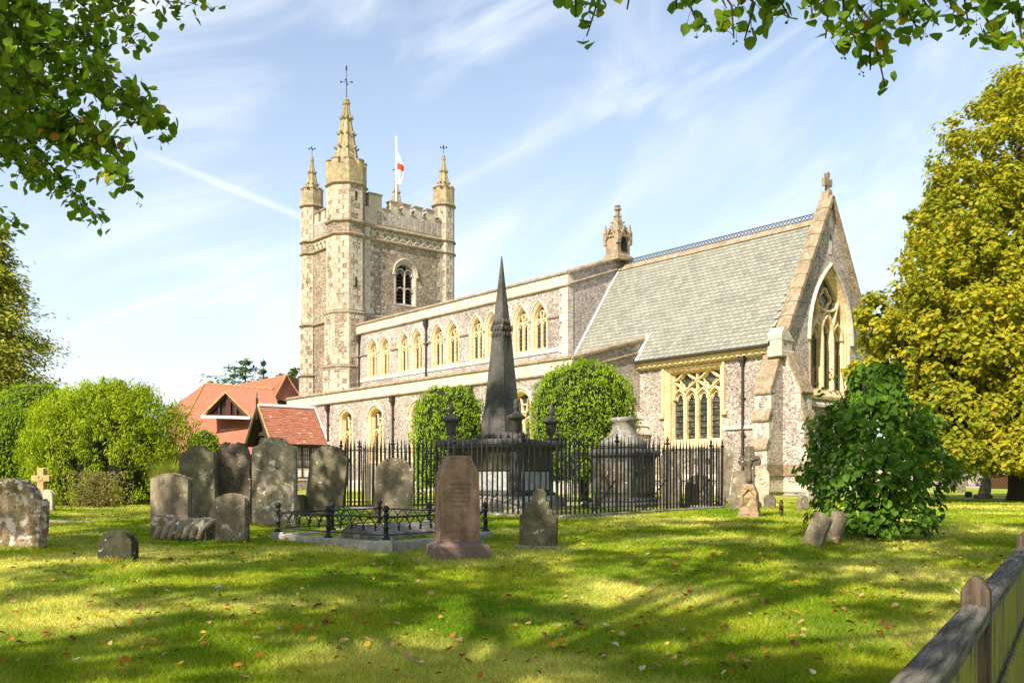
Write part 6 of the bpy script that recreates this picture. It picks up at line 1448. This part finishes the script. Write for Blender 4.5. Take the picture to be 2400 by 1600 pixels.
# ------------------------------------------------------------------ shrub with large leaves
def shrub():
    b = gp(2052, 1272); k = b.y/F; b = Vector((b.x*(b.y+.6)/b.y, b.y+.6, 0)); b.z = gz(b.x, b.y); e = empty('leafy_shrub', b, 0, 'dense dark green shrub with large round leaves and two leaning gravestones at its foot', 'shrub'); k *= 1.04
    def rim(z):
        t = z/(400*k); return k*(128+62*math.sin(min(1, t*1.15)*PI*.8)-118*max(0, t-.45)/.55)*(.95+.08*math.sin(z*9))
    P = []; N = []
    for i in range(6800):
        z = R.random()**.9*400*k+.03; an = R.uniform(0, 2*PI); rr = rim(z)*(R.uniform(.35, 1)**.35)*(1+.10*math.sin(an*5+z*4)+.05*math.sin(an*11-z*7)); P.append((math.cos(an)*rr, math.sin(an)*rr*.85, z)); N.append((math.cos(an)*.8+R.gauss(0, .35), math.sin(an)*.8+R.gauss(0, .35), .55+R.gauss(0, .35)))
    P, N = np.array(P), np.array(N); nz_ = np.array([mnoise.noise(Vector(p)*3.4) for p in P]); kp = (nz_ > -.28) | (RN.uniform(0, 1, len(P)) < .25); P = P*(1+.16*nz_[:, None]*np.array([1, 1, .3])); P, N = P[kp], N[kp]; sc_ = RN.uniform(.035, .11, len(P))*(.7+.6*RN.uniform(0, 1, len(P))); near = P[:, 1]-.6*np.abs(P[:, 0])*0; rim_ = np.hypot(P[:, 0], P[:, 1]/.85)/np.array([rim(z) for z in P[:, 2]])
    order = np.argsort(P[:, 1]-.5*rim_); hs = order[:1400]; pick = RN.choice(hs, 300, replace=False); pk = set(pick.tolist())
    for i in pick: place_leaf(R.choice(HEROS), Vector(P[i])+Vector((0, -.03, 0)), N[i]+np.array([0, -.25, .1]), R.uniform(.06, .13), e, (R.gauss(0, .6), R.gauss(0, .3), -1))
    rest = np.array([i for i in range(len(P)) if i not in pk]); tag(obj('foliage', leaf_mesh('foliage', P[rest], N[rest], sc_[rest], L_SHRUB, .85, .14, T=np.tile(np.array([[0, 0, -1.0]]), (len(rest), 1))), e), kind='stuff')
    s = MB()
    for i in range(16):
        an = R.uniform(0, 2*PI); h = R.uniform(.6, 1.0)*400*k; r = rim(h*.7)*.8; s.tube([(math.cos(an)*.08, math.sin(an)*.08, -.05), (math.cos(an)*r*.4, math.sin(an)*r*.4, h*.5), (math.cos(an)*r*.75, math.sin(an)*r*.75, h)], [.022, .014, .004], 5)
    for (dx, h) in ((-150, 330), (-175, 250), (-170, 180), (-60, 420), (40, 425), (110, 380), (-130, 385)): s.tube([(0, 0, .2), (dx*k*.6, -.3, h*k*.75), (dx*k*1.05, -.45, h*k)], [.015, .01, .003], 5)
    s.build('stems', M_TWIG, e); ex = []; en = []
    for (dx, h) in ((-150, 330), (-175, 250), (-170, 180), (-60, 420), (40, 425), (110, 380), (-130, 385)):
        for j in range(16): t = R.uniform(.5, 1.05); ex.append((dx*k*1.05*t+R.gauss(0, .05), -.45*t+R.gauss(0, .05), h*k*t+R.gauss(0, .05))); en.append((R.gauss(0, .5), -.4, .7))
    tag(obj('outer_leaves', leaf_mesh('outer_leaves', np.array(ex), np.array(en), RN.uniform(.06, .1, len(ex)), L_SHRUB, .85, .14), e), kind='stuff')
shrub()

# ------------------------------------------------------------------ clipped yews, hedges and the big bush
def hedge(name, label, base, prof, n, leaf, mat, cat, group=None, noise_amp=.05, trunk=None, asp=.35, upw=.25, freq=3.0, sy=1.0, inner=.90):
    """solid clipped shape: prof = (radius, height) rows, skin of small sprays over a solid dark core"""
    base = Vector(base); base.z = gz(base.x, base.y); e = empty(name, base, 0, label, cat, group)
    c = MB(); c.lathe([(max(.01, r*inner), z if z > prof[0][1]+.01 else z+.04) for r, z in prof], 24, sy=sy); me = c.mesh('dark_core', M_CORE, True); roughen(me, noise_amp*.8, 3); obj('dark_core', me, e)  # solid core, dark in place of the shade between sprays
    seg = []; 
    for (r0, z0), (r1, z1) in zip(prof[:-1], prof[1:]): seg.append(math.hypot(r1-r0, z1-z0)*(r0+r1)*PI+1e-6)
    seg = np.array(seg); w = RN.choice(len(seg), n, p=seg/seg.sum()); t = RN.uniform(0, 1, n); pr = np.array(prof)
    r = pr[w, 0]*(1-t)+pr[w+1, 0]*t; z = pr[w, 1]*(1-t)+pr[w+1, 1]*t; dr = pr[w+1, 0]-pr[w, 0]; dz = pr[w+1, 1]-pr[w, 1]; ln = np.hypot(dr, dz)+1e-9
    an = RN.uniform(0, 2*PI, n); nr, nz = dz/ln, -dr/ln; N = np.stack([nr*np.cos(an), nr*np.sin(an), nz], 1)
    P = np.stack([r*np.cos(an), r*np.sin(an)*sy, z], 1)
    off = np.array([mnoise.noise(Vector(p)*freq+Vector((base.x, 0, 0)))+.5*mnoise.noise(Vector(p)*freq*2.7) for p in P])*noise_amp*1.6+RN.uniform(-.6, .55, n)*noise_amp
    tuft_ = np.array([mnoise.noise(Vector((p[0]*7, p[1]*7, p[2]*2.2))) for p in P]); off = off+np.maximum(0, tuft_-.05)*noise_amp*1.5; stray = RN.uniform(0, 1, n) < .02; off = np.where(stray, off+RN.uniform(.3, 1.1, n)*noise_amp, off)
    keep = (tuft_ > -.42) | (RN.uniform(0, 1, n) < .35); P, N, off, n = P[keep], N[keep], off[keep], int(keep.sum())
    P = P+N*off[:, None]; T = N*.6+np.array([0, 0, .85])
    tag(obj('foliage', leaf_mesh('foliage', P, N*.75+np.array([0, 0, upw])+RN.normal(0, .5, N.shape), RN.uniform(.7, 1.35, n)*leaf, mat, asp, .1, T=T, six=False), e), kind='stuff')
    if trunk:
        t_ = MB(); t_.tube([(0, 0, -.1), (.03, 0, .4), (0, .02, prof[0][1]+.6)], [trunk*1.3, trunk, trunk*.8], 9)
        for i in range(4): a = i*PI/2+.4; t_.tube([(0, 0, .25), (math.cos(a)*.25, math.sin(a)*.25, prof[0][1]+.3)], [trunk*.5, trunk*.3], 6)
        t_.build('trunk', M_BARK, e, smooth=True)
    return e
d = 26.2; k = d/F
hedge('clipped_yew', 'larger clipped domed yew right of the obelisk before the aisle', ((1367-CX)*k, d, 0), [(88*k, .55), (112*k, .9), (118*k, 1.7), (119*k, 2.5), (112*k, 3.0), (98*k, 3.35), (74*k, 3.62), (44*k, 3.78), (.01, 3.84)], 19000, .085, L_YEW, 'yew', 'clipped yews before the aisle', .10, .13)
d = 28.0; k = d/F
hedge('clipped_yew', 'smaller clipped flat-domed yew left of the obelisk before the aisle', ((1053-CX)*k, d, 0), [(66*k, .35), (80*k, .8), (82*k, 1.6), (81*k, 2.4), (74*k, 2.85), (58*k, 3.15), (34*k, 3.29), (.01, 3.34)], 12000, .085, L_YEW, 'yew', 'clipped yews before the aisle', .10, .13)
d = 21.6; b = gp(70, 1186)
hedge('clipped_hedge', 'rounded clipped hedge block at the left edge beside the big bush', (-13.3, 25.0, 0), [(1.3, 0), (1.35, 1.2), (1.3, 1.9), (1.05, 2.3), (.5, 2.48), (.01, 2.52)], 22000, .085, L_YEW, 'hedge', 'clipped hedges at left', .06)
hedge('clipped_hedge', 'clipped dome of yew rising behind the big bush at left', (-14.75, 29.0, 0), [(1.25, 0), (1.3, 2.0), (1.2, 2.8), (.85, 3.3), (.4, 3.48), (.01, 3.52)], 16000, .09, L_YEW, 'hedge', 'clipped hedges at left', .06)
d = 42.0; k = d/F
hedge('clipped_hedge', 'domed clipped yew below the hall roof left of the porch', ((478-CX)*k, d, 0), [(40*k, 0), (42*k, 1.2), (39*k, 2.0), (26*k, 2.6), (.01, 2.8)], 5500, .10, L_YEW, 'hedge', 'clipped hedges by the hall', .05)
hedge('clipped_hedge', 'clipped yew half hidden behind the porch gable', ((592-CX)*64/F, 64, 0), [(58*k, 0), (60*k, 2.0), (52*k, 3.4), (28*k, 4.3), (.01, 4.6)], 5000, .10, L_YEW, 'hedge', 'clipped hedges by the hall', .05)
def big_bush():
    b = gp(228, 1187); b.y += 1.6; b.x -= .35; b.z = gz(b.x, b.y); e = empty('evergreen_bush', b, 0, 'large bright green evergreen bush with loose sprays at left', 'bush'); k = b.y/F
    c = MB(); c.lathe([(120*k, .05), (148*k, .55), (152*k, 1.0), (130*k, 1.65), (95*k, 2.1), (45*k, 2.35), (.01, 2.45)], 20, sy=.7); me = c.mesh('dark_core', M_CORE, True); roughen(me, .15, 1.5); obj('dark_core', me, e)  # solid core whose dark colour stands for the bush's inner shade
    C = []; O = []
    prof = [(150, 4), (172, 40), (190, 105), (184, 165), (158, 212), (110, 246), (55, 260), (5, 264)]
    for i in range(1150):
        t = R.random()**.85*(len(prof)-1); j = min(int(t), len(prof)-2); f = t-j; r = (prof[j][0]*(1-f)+prof[j+1][0]*f)*k; z = (prof[j][1]*(1-f)+prof[j+1][1]*f)*k; an = R.uniform(PI*.93, PI*2.07) if R.random() < .8 else R.uniform(0, 2*PI); s = R.uniform(.86, 1.06) if R.random() < .7 else R.uniform(.6, .86)
        C.append((math.cos(an)*r*s, math.sin(an)*r*s*.72, max(.15, z*s))); O.append((math.cos(an), math.sin(an), .6))
    P, D = clumps(np.array(C), RN.uniform(.13, .26, len(C)), 46, .9); OO = np.repeat(np.array(O), 46, 0)
    P = P+np.maximum(0, D[:, 2:3])*OO*.10
    tag(obj('foliage', leaf_mesh('foliage', P, D*.6+OO*.4+RN.normal(0, .4, P.shape), RN.uniform(.6, 1.3, len(P))*.085, L_LAUREL, .36, .1, T=OO*.6+np.array([0, 0, .8]), six=False), e), kind='stuff')
    S_ = MB(); SP = []; SN = []; ST = []
    for i in range(42):                    # shoots standing out of the top
        x = R.uniform(-.95, .95); p0 = Vector((x*155*k, R.uniform(-.8, .2), (262*(1-abs(x)**2.2*.62)-12)*k)); dv = Vector((x*.35+R.gauss(0, .15), R.gauss(0, .15), 1)).normalized()*R.uniform(.22, .5); S_.tube([p0, p0+dv], .006, 4)
        for j in range(44): t = R.random(); SP.append(p0+dv*t+Vector((R.gauss(0, .05), R.gauss(0, .05), 0))*(1.1-t)); SN.append((R.gauss(0, 1), R.gauss(0, 1), .3)); ST.append(tuple(dv*2+Vector((R.gauss(0, .4), R.gauss(0, .4), 0))))
    S_.build('shoots', M_TWIG, e); tag(obj('shoot_leaves', leaf_mesh('shoot_leaves', np.array([tuple(p) for p in SP]), np.array(SN), RN.uniform(.05, .10, len(SP)), L_LAUREL, .34, .1, T=np.array(ST), six=False), e), kind='stuff')
big_bush()
def tuft(name, label, px, py, wpx, hpx, mat, n, cat, leafy=False):
    p = gp(px, py); k = p.y/F; e = empty(name, p, 0, label, cat); mb = MB()
    if leafy:
        c = np.stack([RN.normal(0, wpx*k*.28, n), RN.normal(0, .25, n), RN.uniform(.03, 1, n)**1.3*hpx*k], 1); tag(obj('foliage', leaf_mesh('foliage', c, RN.normal(0, 1, c.shape)+np.array([0, -.5, .8]), RN.uniform(.04, .08, n), mat, .5, .1, six=False), e), kind='stuff')
        for i in range(14): mb.tube([(R.gauss(0, wpx*k*.15), R.gauss(0, .1), 0), (R.gauss(0, wpx*k*.28), R.gauss(0, .2), hpx*k*R.uniform(.5, .95))], [.008, .003], 4)
        mb.build('stems', M_TWIG, e); return e
    for i in range(n):
        an = R.uniform(0, 2*PI); r0 = R.uniform(0, wpx*k*.16); h = hpx*k*R.uniform(.55, 1.05); out = wpx*k*R.uniform(.1, .5); w = .006
        a = Vector((math.cos(an)*r0, math.sin(an)*r0, 0)); b_ = a+Vector((math.cos(an)*out*.45, math.sin(an)*out*.45, h*.75)); c_ = a+Vector((math.cos(an)*out, math.sin(an)*out, h*R.uniform(.75, 1))); s = Vector((-math.sin(an), math.cos(an), 0))*w
        mb.add([a-s, a+s, b_+s, b_-s, c_], [(0, 1, 2, 3), (3, 2, 4)])
    tag(mb.build('blades', mat, e, fix=False), kind='stuff'); return e
tuft('ornamental_grass', 'pale yellow-green grassy clump against the right side of the big bush', 392, 1190, 125, 122, L_GRASSY, 1300, 'grass clump')
tuft('dry_shrub', 'dry brownish low shrub at the foot of the big bush', 225, 1190, 120, 86, L_DRYB, 2600, 'shrub', True)
tuft('green_weed', 'fresh green leafy weed growing inside the low iron railing', 800, 1236, 60, 46, L_WEED, 160, 'weed', True)
tuft('green_weed', 'bright green plant growing by the aisle wall behind the railing', 985, 1176, 42, 40, L_WEED, 420, 'weed', True)
tuft('green_weed', 'green weed growing inside the tall railing near the chest tomb', 1400, 1200, 30, 60, L_WEED, 200, 'weed', True)

# ------------------------------------------------------------------ conifers
def conifer(name, label, base, H, tiers, rmax, leaf, mat, per, droop=.25, prof=lambda t: 1-t):
    base = Vector(base); base.z = gz(base.x, base.y); e = empty(name, base, 0, label, 'tree'); b = MB(); P = []; N = []; T = []
    b.tube([(0, 0, 0), (0, 0, H*.5), (0, 0, H)], [H*.022, H*.014, H*.002], 8)
    for i in range(tiers):
        t = (i+.3)/tiers; z = H*(.06+.94*t); L = rmax*max(.06, prof(t))
        for j in range(R.randint(7, 10)):
            an = R.uniform(0, 2*PI); l = L*R.uniform(.55, 1.15); tip = Vector((math.cos(an)*l, math.sin(an)*l, z-l*droop+l*.12)); o = Vector((0, 0, z)); mid = o.lerp(tip, .55)+Vector((0, 0, l*.10)); b.tube([o, mid, tip], [.03, .018, .004], 4)
            m = max(5, int(per*(.25+l/rmax)))
            for q in range(m):
                s = R.uniform(.15, 1)**.8; p = o.lerp(mid, s*2*.55) if s < .5 else mid.lerp(tip, (s-.5)*2); wob = l*.16+.05
                P.append(tuple(p+Vector((R.gauss(0, wob), R.gauss(0, wob), R.gauss(-.05, .12))))); N.append((R.gauss(0, .5)+math.cos(an)*.3, R.gauss(0, .5)+math.sin(an)*.3, .9)); T.append((math.cos(an)+R.gauss(0, .5), math.sin(an)+R.gauss(0, .5), -.4))
    b.build('trunk', M_BARK, e); P = np.array(P); tag(obj('crown', leaf_mesh('crown', P, np.array(N), RN.uniform(.6, 1.3, len(P))*leaf, mat, .42, .1, T=np.array(T), six=False), e), kind='stuff'); return e
conifer('cypress_tree', 'tall loose conifer with golden-brown tips at the left edge of the picture', ((-25-CX)/F*44, 44, 0), 13.4, 44, 4.1, .25, L_CONIF, 170, .35, lambda t: (1-t)**.7)
conifer('cedar_tree', 'blue-green conifer top rising behind the hall roof', ((575-CX)/F*95, 95, 0), 13.0, 16, 5.6, .5, L_CEDAR, 34, -.10, lambda t: 1.0-.55*t if t < .8 else .5*(1-t)/.2)
conifer('cedar_tree', 'slim leaning conifer top beside the blue-green one behind the hall', ((618-CX)/F*92, 92, 0), 12.6, 15, 2.6, .45, L_CEDAR, 22, -.15, lambda t: 1-t)
crown_tree('background_tree', 'small round tree between the hall roof and the church tower', ((694-CX)/F*90, 90, 0), [((((694-CX)/F*90), 90, 9.0), (1.9, 1.8, 3.2), 46, .7)], 40, .3, L_DARK, .2)

# ------------------------------------------------------------------ parish hall behind the porch
def hall():
    e = empty('parish_hall', at(560, 1140, 58).to_tuple()[:2]+(0,), 0, 'red-tiled hall with hipped roofs and a triangular glazed dormer behind the porch', 'building'); o = e.location
    W = lambda px, py, d: at(px, py, d)-o
    rl, rr = W(480, 899, 63), W(640, 912, 60); fl, fr = W(392, 1062, 57), W(690, 1066, 53); bl = W(388, 965, 70)
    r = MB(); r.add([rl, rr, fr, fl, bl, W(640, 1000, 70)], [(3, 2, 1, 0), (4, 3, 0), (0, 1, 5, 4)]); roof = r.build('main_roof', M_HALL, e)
    def ridge(a, b, par, nm='ridge_tile', seg=.5, rad_=.09):
        n = max(2, int((b-a).length/seg))
        me = None
        q = MB()
        for i in range(n): q.tube([a.lerp(b, i/n+.004), a.lerp(b, (i+.97)/n)], rad_, 6)
        tag(q.build(nm, M_HALLR, par), kind='stuff')
    ridge(rl, rr, roof); ridge(rl, fl, roof); 
    ap = W(671, 880, 66); r = MB(); e1, e2, e3, e4 = W(604, 944, 61), W(641, 936, 62), W(712, 941, 66), W(560, 903, 70)
    far = W(740, 905, 72); r.add([ap, e4, e1, e2, e3, far], [(2, 3, 0, 1), (3, 4, 0), (4, 5, 0)]); roof2 = r.build('rear_roof', M_HALL, e); ridge(e4, ap, roof2); ridge(e2, ap, roof2); ridge(ap, e3, roof2)
    w = MB(); w.loft([[e1+Vector((0, .3, 0)), e2+Vector((0, .3, 0)), e3+Vector((0, .3, 0))], [v+Vector((0, .3, -3)) for v in (e1, e2, e3)]], False); w.build('rear_wall', M_WOODD, e)
    w = MB(); bb = [fl+Vector((.3, .3, .05)), fr+Vector((-.3, .3, .05))]; w.add([bb[0], bb[1], bb[1]+Vector((0, 0, -3.5)), bb[0]+Vector((0, 0, -3.5))], [(0, 1, 2, 3)]); w.build('front_wall', M_BRICK, e)
    # dormer
    dl, dr, da = W(487, 974, 57.0), W(581, 977, 56.6), W(533, 925, 56.8); back = W(520, 912, 62)
    d = MB(); 
    up = Vector((0, 0, .12)); a2 = da+Vector((0, -.35, .14)); l2, r2 = dl+Vector((-.25, -.35, .0)), dr+Vector((.25, -.35, .0)); bk = W(524, 920, 60.5)
    d.add([a2, l2, r2, bk, W(500, 958, 59.4), W(572, 962, 59.0)], [(0, 3, 4, 1), (0, 2, 5, 3)]); do = d.build('dormer', M_HALL, e)
    g = MB(); g.add([dl, dr, da], [(0, 1, 2)]); g.build('pane', M_PANE, do)
    for (s, t_) in ((dl, da), (dr, da), (dl, dr)):
        q = MB(); q.bar(s+Vector((0, -.12, 0)), t_+Vector((0, -.12, 0)), .16, .16); q.build('frame', M_REDWOOD, do)
    for f in (.30, .50, .56, .72):
        q = MB(); b0 = dl.lerp(dr, f); h = (da.z-dl.z)*(1-abs(f-.5)*2); q.bar(b0+Vector((0, -.10, 0)), b0+Vector((0, -.10, h)), .13 if f in (.5, .56) else .09, .1, (0, 1, 0)); q.build('glazing_post', M_REDWOOD, do)
    q = MB(); q.bar(l2+Vector((0, -.05, -.08)), r2+Vector((0, -.05, -.08)), .2, .16); q.build('lead_apron', M_LEADW, do)
    for (s, t_) in ((l2, a2), (r2, a2)): q = MB(); q.bar(s, t_, .10, .10); q.build('verge', M_GR['ochre'], do)
hall()

# far right: path, boarded gate and pale plinth, low wall
pth = MB(); pth.add([(20, 74, .012), (120, 66, .012), (120, 80, .012), (20, 88, .012)], [(0, 1, 2, 3)]); tag(pth.build('path', M_PATH), kind='structure')
def far_right():
    b = at(2346, 1139, 60); e = empty('timber_gate', (b.x, b.y, gz(b.x, b.y)), 0, 'red-brown boarded timber gate in the far right background', 'gate'); k = 60/F
    for i in range(9): q = MB(); x = (-22+i*5)*k; q.box(x, x+4.6*k, -.04, .04, .02, (36+3*math.sin(i))*k); q.build('board', M_BRONZE, e, bevel=.01)
    for z in (8*k, 28*k): q = MB(); q.box(-22*k, 22*k, .04, .10, z, z+.12); q.build('ledge', M_BRONZE, e)
    b = at(2388, 1139, 56); e = empty('stone_pier', (b.x, b.y, gz(b.x, b.y)), 0, 'pale stone pier beside the far timber gate', 'pier'); k = 56/F
    for i, (w, z0, z1) in enumerate(((18, -4, 8), (15, 8, 22), (13, 22, 36), (8, 36, 56))): q = MB(); q.box(-w*k, w*k, -.4, .4, z0*k, z1*k-.008); q.build('pier_stone', M_GR['pale'], e, bevel=.02)
    b = at(2150, 1131, 110); e = empty('boundary_wall', (38, 92, 0), rad(-6), 'long low flint boundary wall far behind the right-hand tree', 'wall'); q = MB(); q.box(-6, 60, -.2, .2, -.3, 1.7); q.build('wall_face', M_FLINT, e)
    for i in range(33): q = MB(); x = -6+i*2; q.box(x+.01, x+1.98, -.27, .27, 1.70, 1.84); q.build('coping_stone', M_COPE, e)
far_right()
# ------------------------------------------------------------------ grass blades and fallen leaves
def grass():
    n = 480000; d = 4.0*(26/4.0)**RN.uniform(0, 1, n)**1.0; x = RN.uniform(-.66, .66, n)*d; ok = np.ones(n, bool)
    ex, ey = [], []
    pl = [(PLOT.location.x, PLOT.location.y)]
    for (bx, by, hw, yw) in BASES+[(gp(1072, 1305).x, gp(1072, 1305).y, .36, .35)]:
        if by > 26: continue
        for side in (-1, 1):                     # uncut fringe along the foot of each stone
            m = int(hw*2*420); t = RN.uniform(-1.1, 1.1, m)*hw; o = side*(.07+np.abs(RN.normal(0, .03, m)))
            ex.append(bx+np.cos(yw)*t-np.sin(yw)*o); ey.append(by+np.sin(yw)*t+np.cos(yw)*o)
    nt_ = n; x = np.concatenate([x]+ex); d = np.concatenate([d]+ey); n = len(x); tall = np.where(np.arange(n) >= nt_, 1.9, 1.0)
    z = np.array([gz(a, b) for a, b in zip(x, d)]); h = RN.uniform(.018, .046, n)*(1+.25*np.sin(x*2.1+d*1.3)*np.sin(d*1.9))*tall; w = np.maximum(.0022, d*.00042)*RN.uniform(.7, 1.3, n)
    an = RN.uniform(0, 2*PI, n); lean = RN.uniform(.4, 1.5, n)*h; la = RN.uniform(0, 2*PI, n); V = np.empty((n, 3, 3), np.float32)
    V[:, 0] = np.stack([x-np.cos(an)*w, d-np.sin(an)*w, z-.004], 1); V[:, 1] = np.stack([x+np.cos(an)*w, d+np.sin(an)*w, z-.004], 1); V[:, 2] = np.stack([x+np.cos(la)*lean, d+np.sin(la)*lean, z+h], 1)
    me = bpy.data.meshes.new('grass'); me.vertices.add(n*3); me.vertices.foreach_set('co', V.reshape(-1)); me.loops.add(n*3); me.loops.foreach_set('vertex_index', np.arange(n*3, dtype=np.int32)); me.polygons.add(n)
    me.polygons.foreach_set('loop_start', np.arange(0, n*3, 3, dtype=np.int32)); me.polygons.foreach_set('loop_total', np.full(n, 3, np.int32)); me.update(calc_edges=True); me.materials.append(M_BLADE)
    tag(obj('grass', me), 'short mown grass of the churchyard lawn', 'grass', kind='stuff')
grass()
def fallen():
    names = ('orange', 'yellow', 'tan', 'brown', 'pale'); var = {}
    for i, mt in enumerate(FALL): var[i] = [hero_leaf('fallen_leaf', mt, 1.0, k) for k in (1, 2, 3)]
    wts = (.28, .2, .25, .17, .10)
    for i in range(290):
        d = 4.9*(13.5/4.9)**(R.random()**1.15); x = R.uniform(-.54, .54)*d; ci = R.choices(range(5), wts)[0]
        o = bpy.data.objects.new('fallen_leaf', R.choice(var[ci])); put(o); s = R.uniform(.035, .068); o.scale = (s, s*R.uniform(.6, 1), s*R.uniform(.6, 1.6)); o.location = (x, d, gz(x, d)+.028); o.rotation_euler = (R.gauss(0, .35), R.gauss(0, .35), R.uniform(0, 6.28))
        where = 'in the nearest foreground' if d < 6.5 else ('in the middle of the lawn' if d < 9.5 else 'far out on the lawn')
        tag(o, '%s fallen lime leaf lying on the grass %s' % (names[ci], where), 'leaf', 'fallen leaves, %s, %s' % (names[ci], where))
    n = 1700; d = 5*(30/5)**RN.uniform(0, 1, n); x = RN.uniform(-.6, .6, n)*d
    ci_ = RN.integers(0, 60, n); cxs = RN.uniform(-.5, .5, 60)*RN.uniform(5, 16, 60); cys = RN.uniform(5, 16, 60); dr = RN.uniform(0, 1, n) < .45; x = np.where(dr, cxs[ci_]+RN.normal(0, .35, n), x); d = np.where(dr, np.maximum(4.6, cys[ci_]+RN.normal(0, .3, n)), d)
    m2 = 500; d2 = RN.uniform(19, 27, m2); x2 = RN.uniform(8.5, 15.5, m2); d = np.concatenate([d, d2]); x = np.concatenate([x, x2])
    P = np.stack([x, d, np.array([gz(a, b)+.02 for a, b in zip(x, d)])], 1); N = RN.normal(0, .35, P.shape)+np.array([0, 0, 1])
    for k in range(3):
        s = slice(k, None, 3); tag(obj('leaf_litter', leaf_mesh('leaf_litter', P[s], N[s], RN.uniform(.03, .065, len(P[s])), FALL[(0, 2, 3)[k]], .7, .2)), 'scattered small dead leaves across the lawn', 'leaf litter', kind='stuff')
fallen()
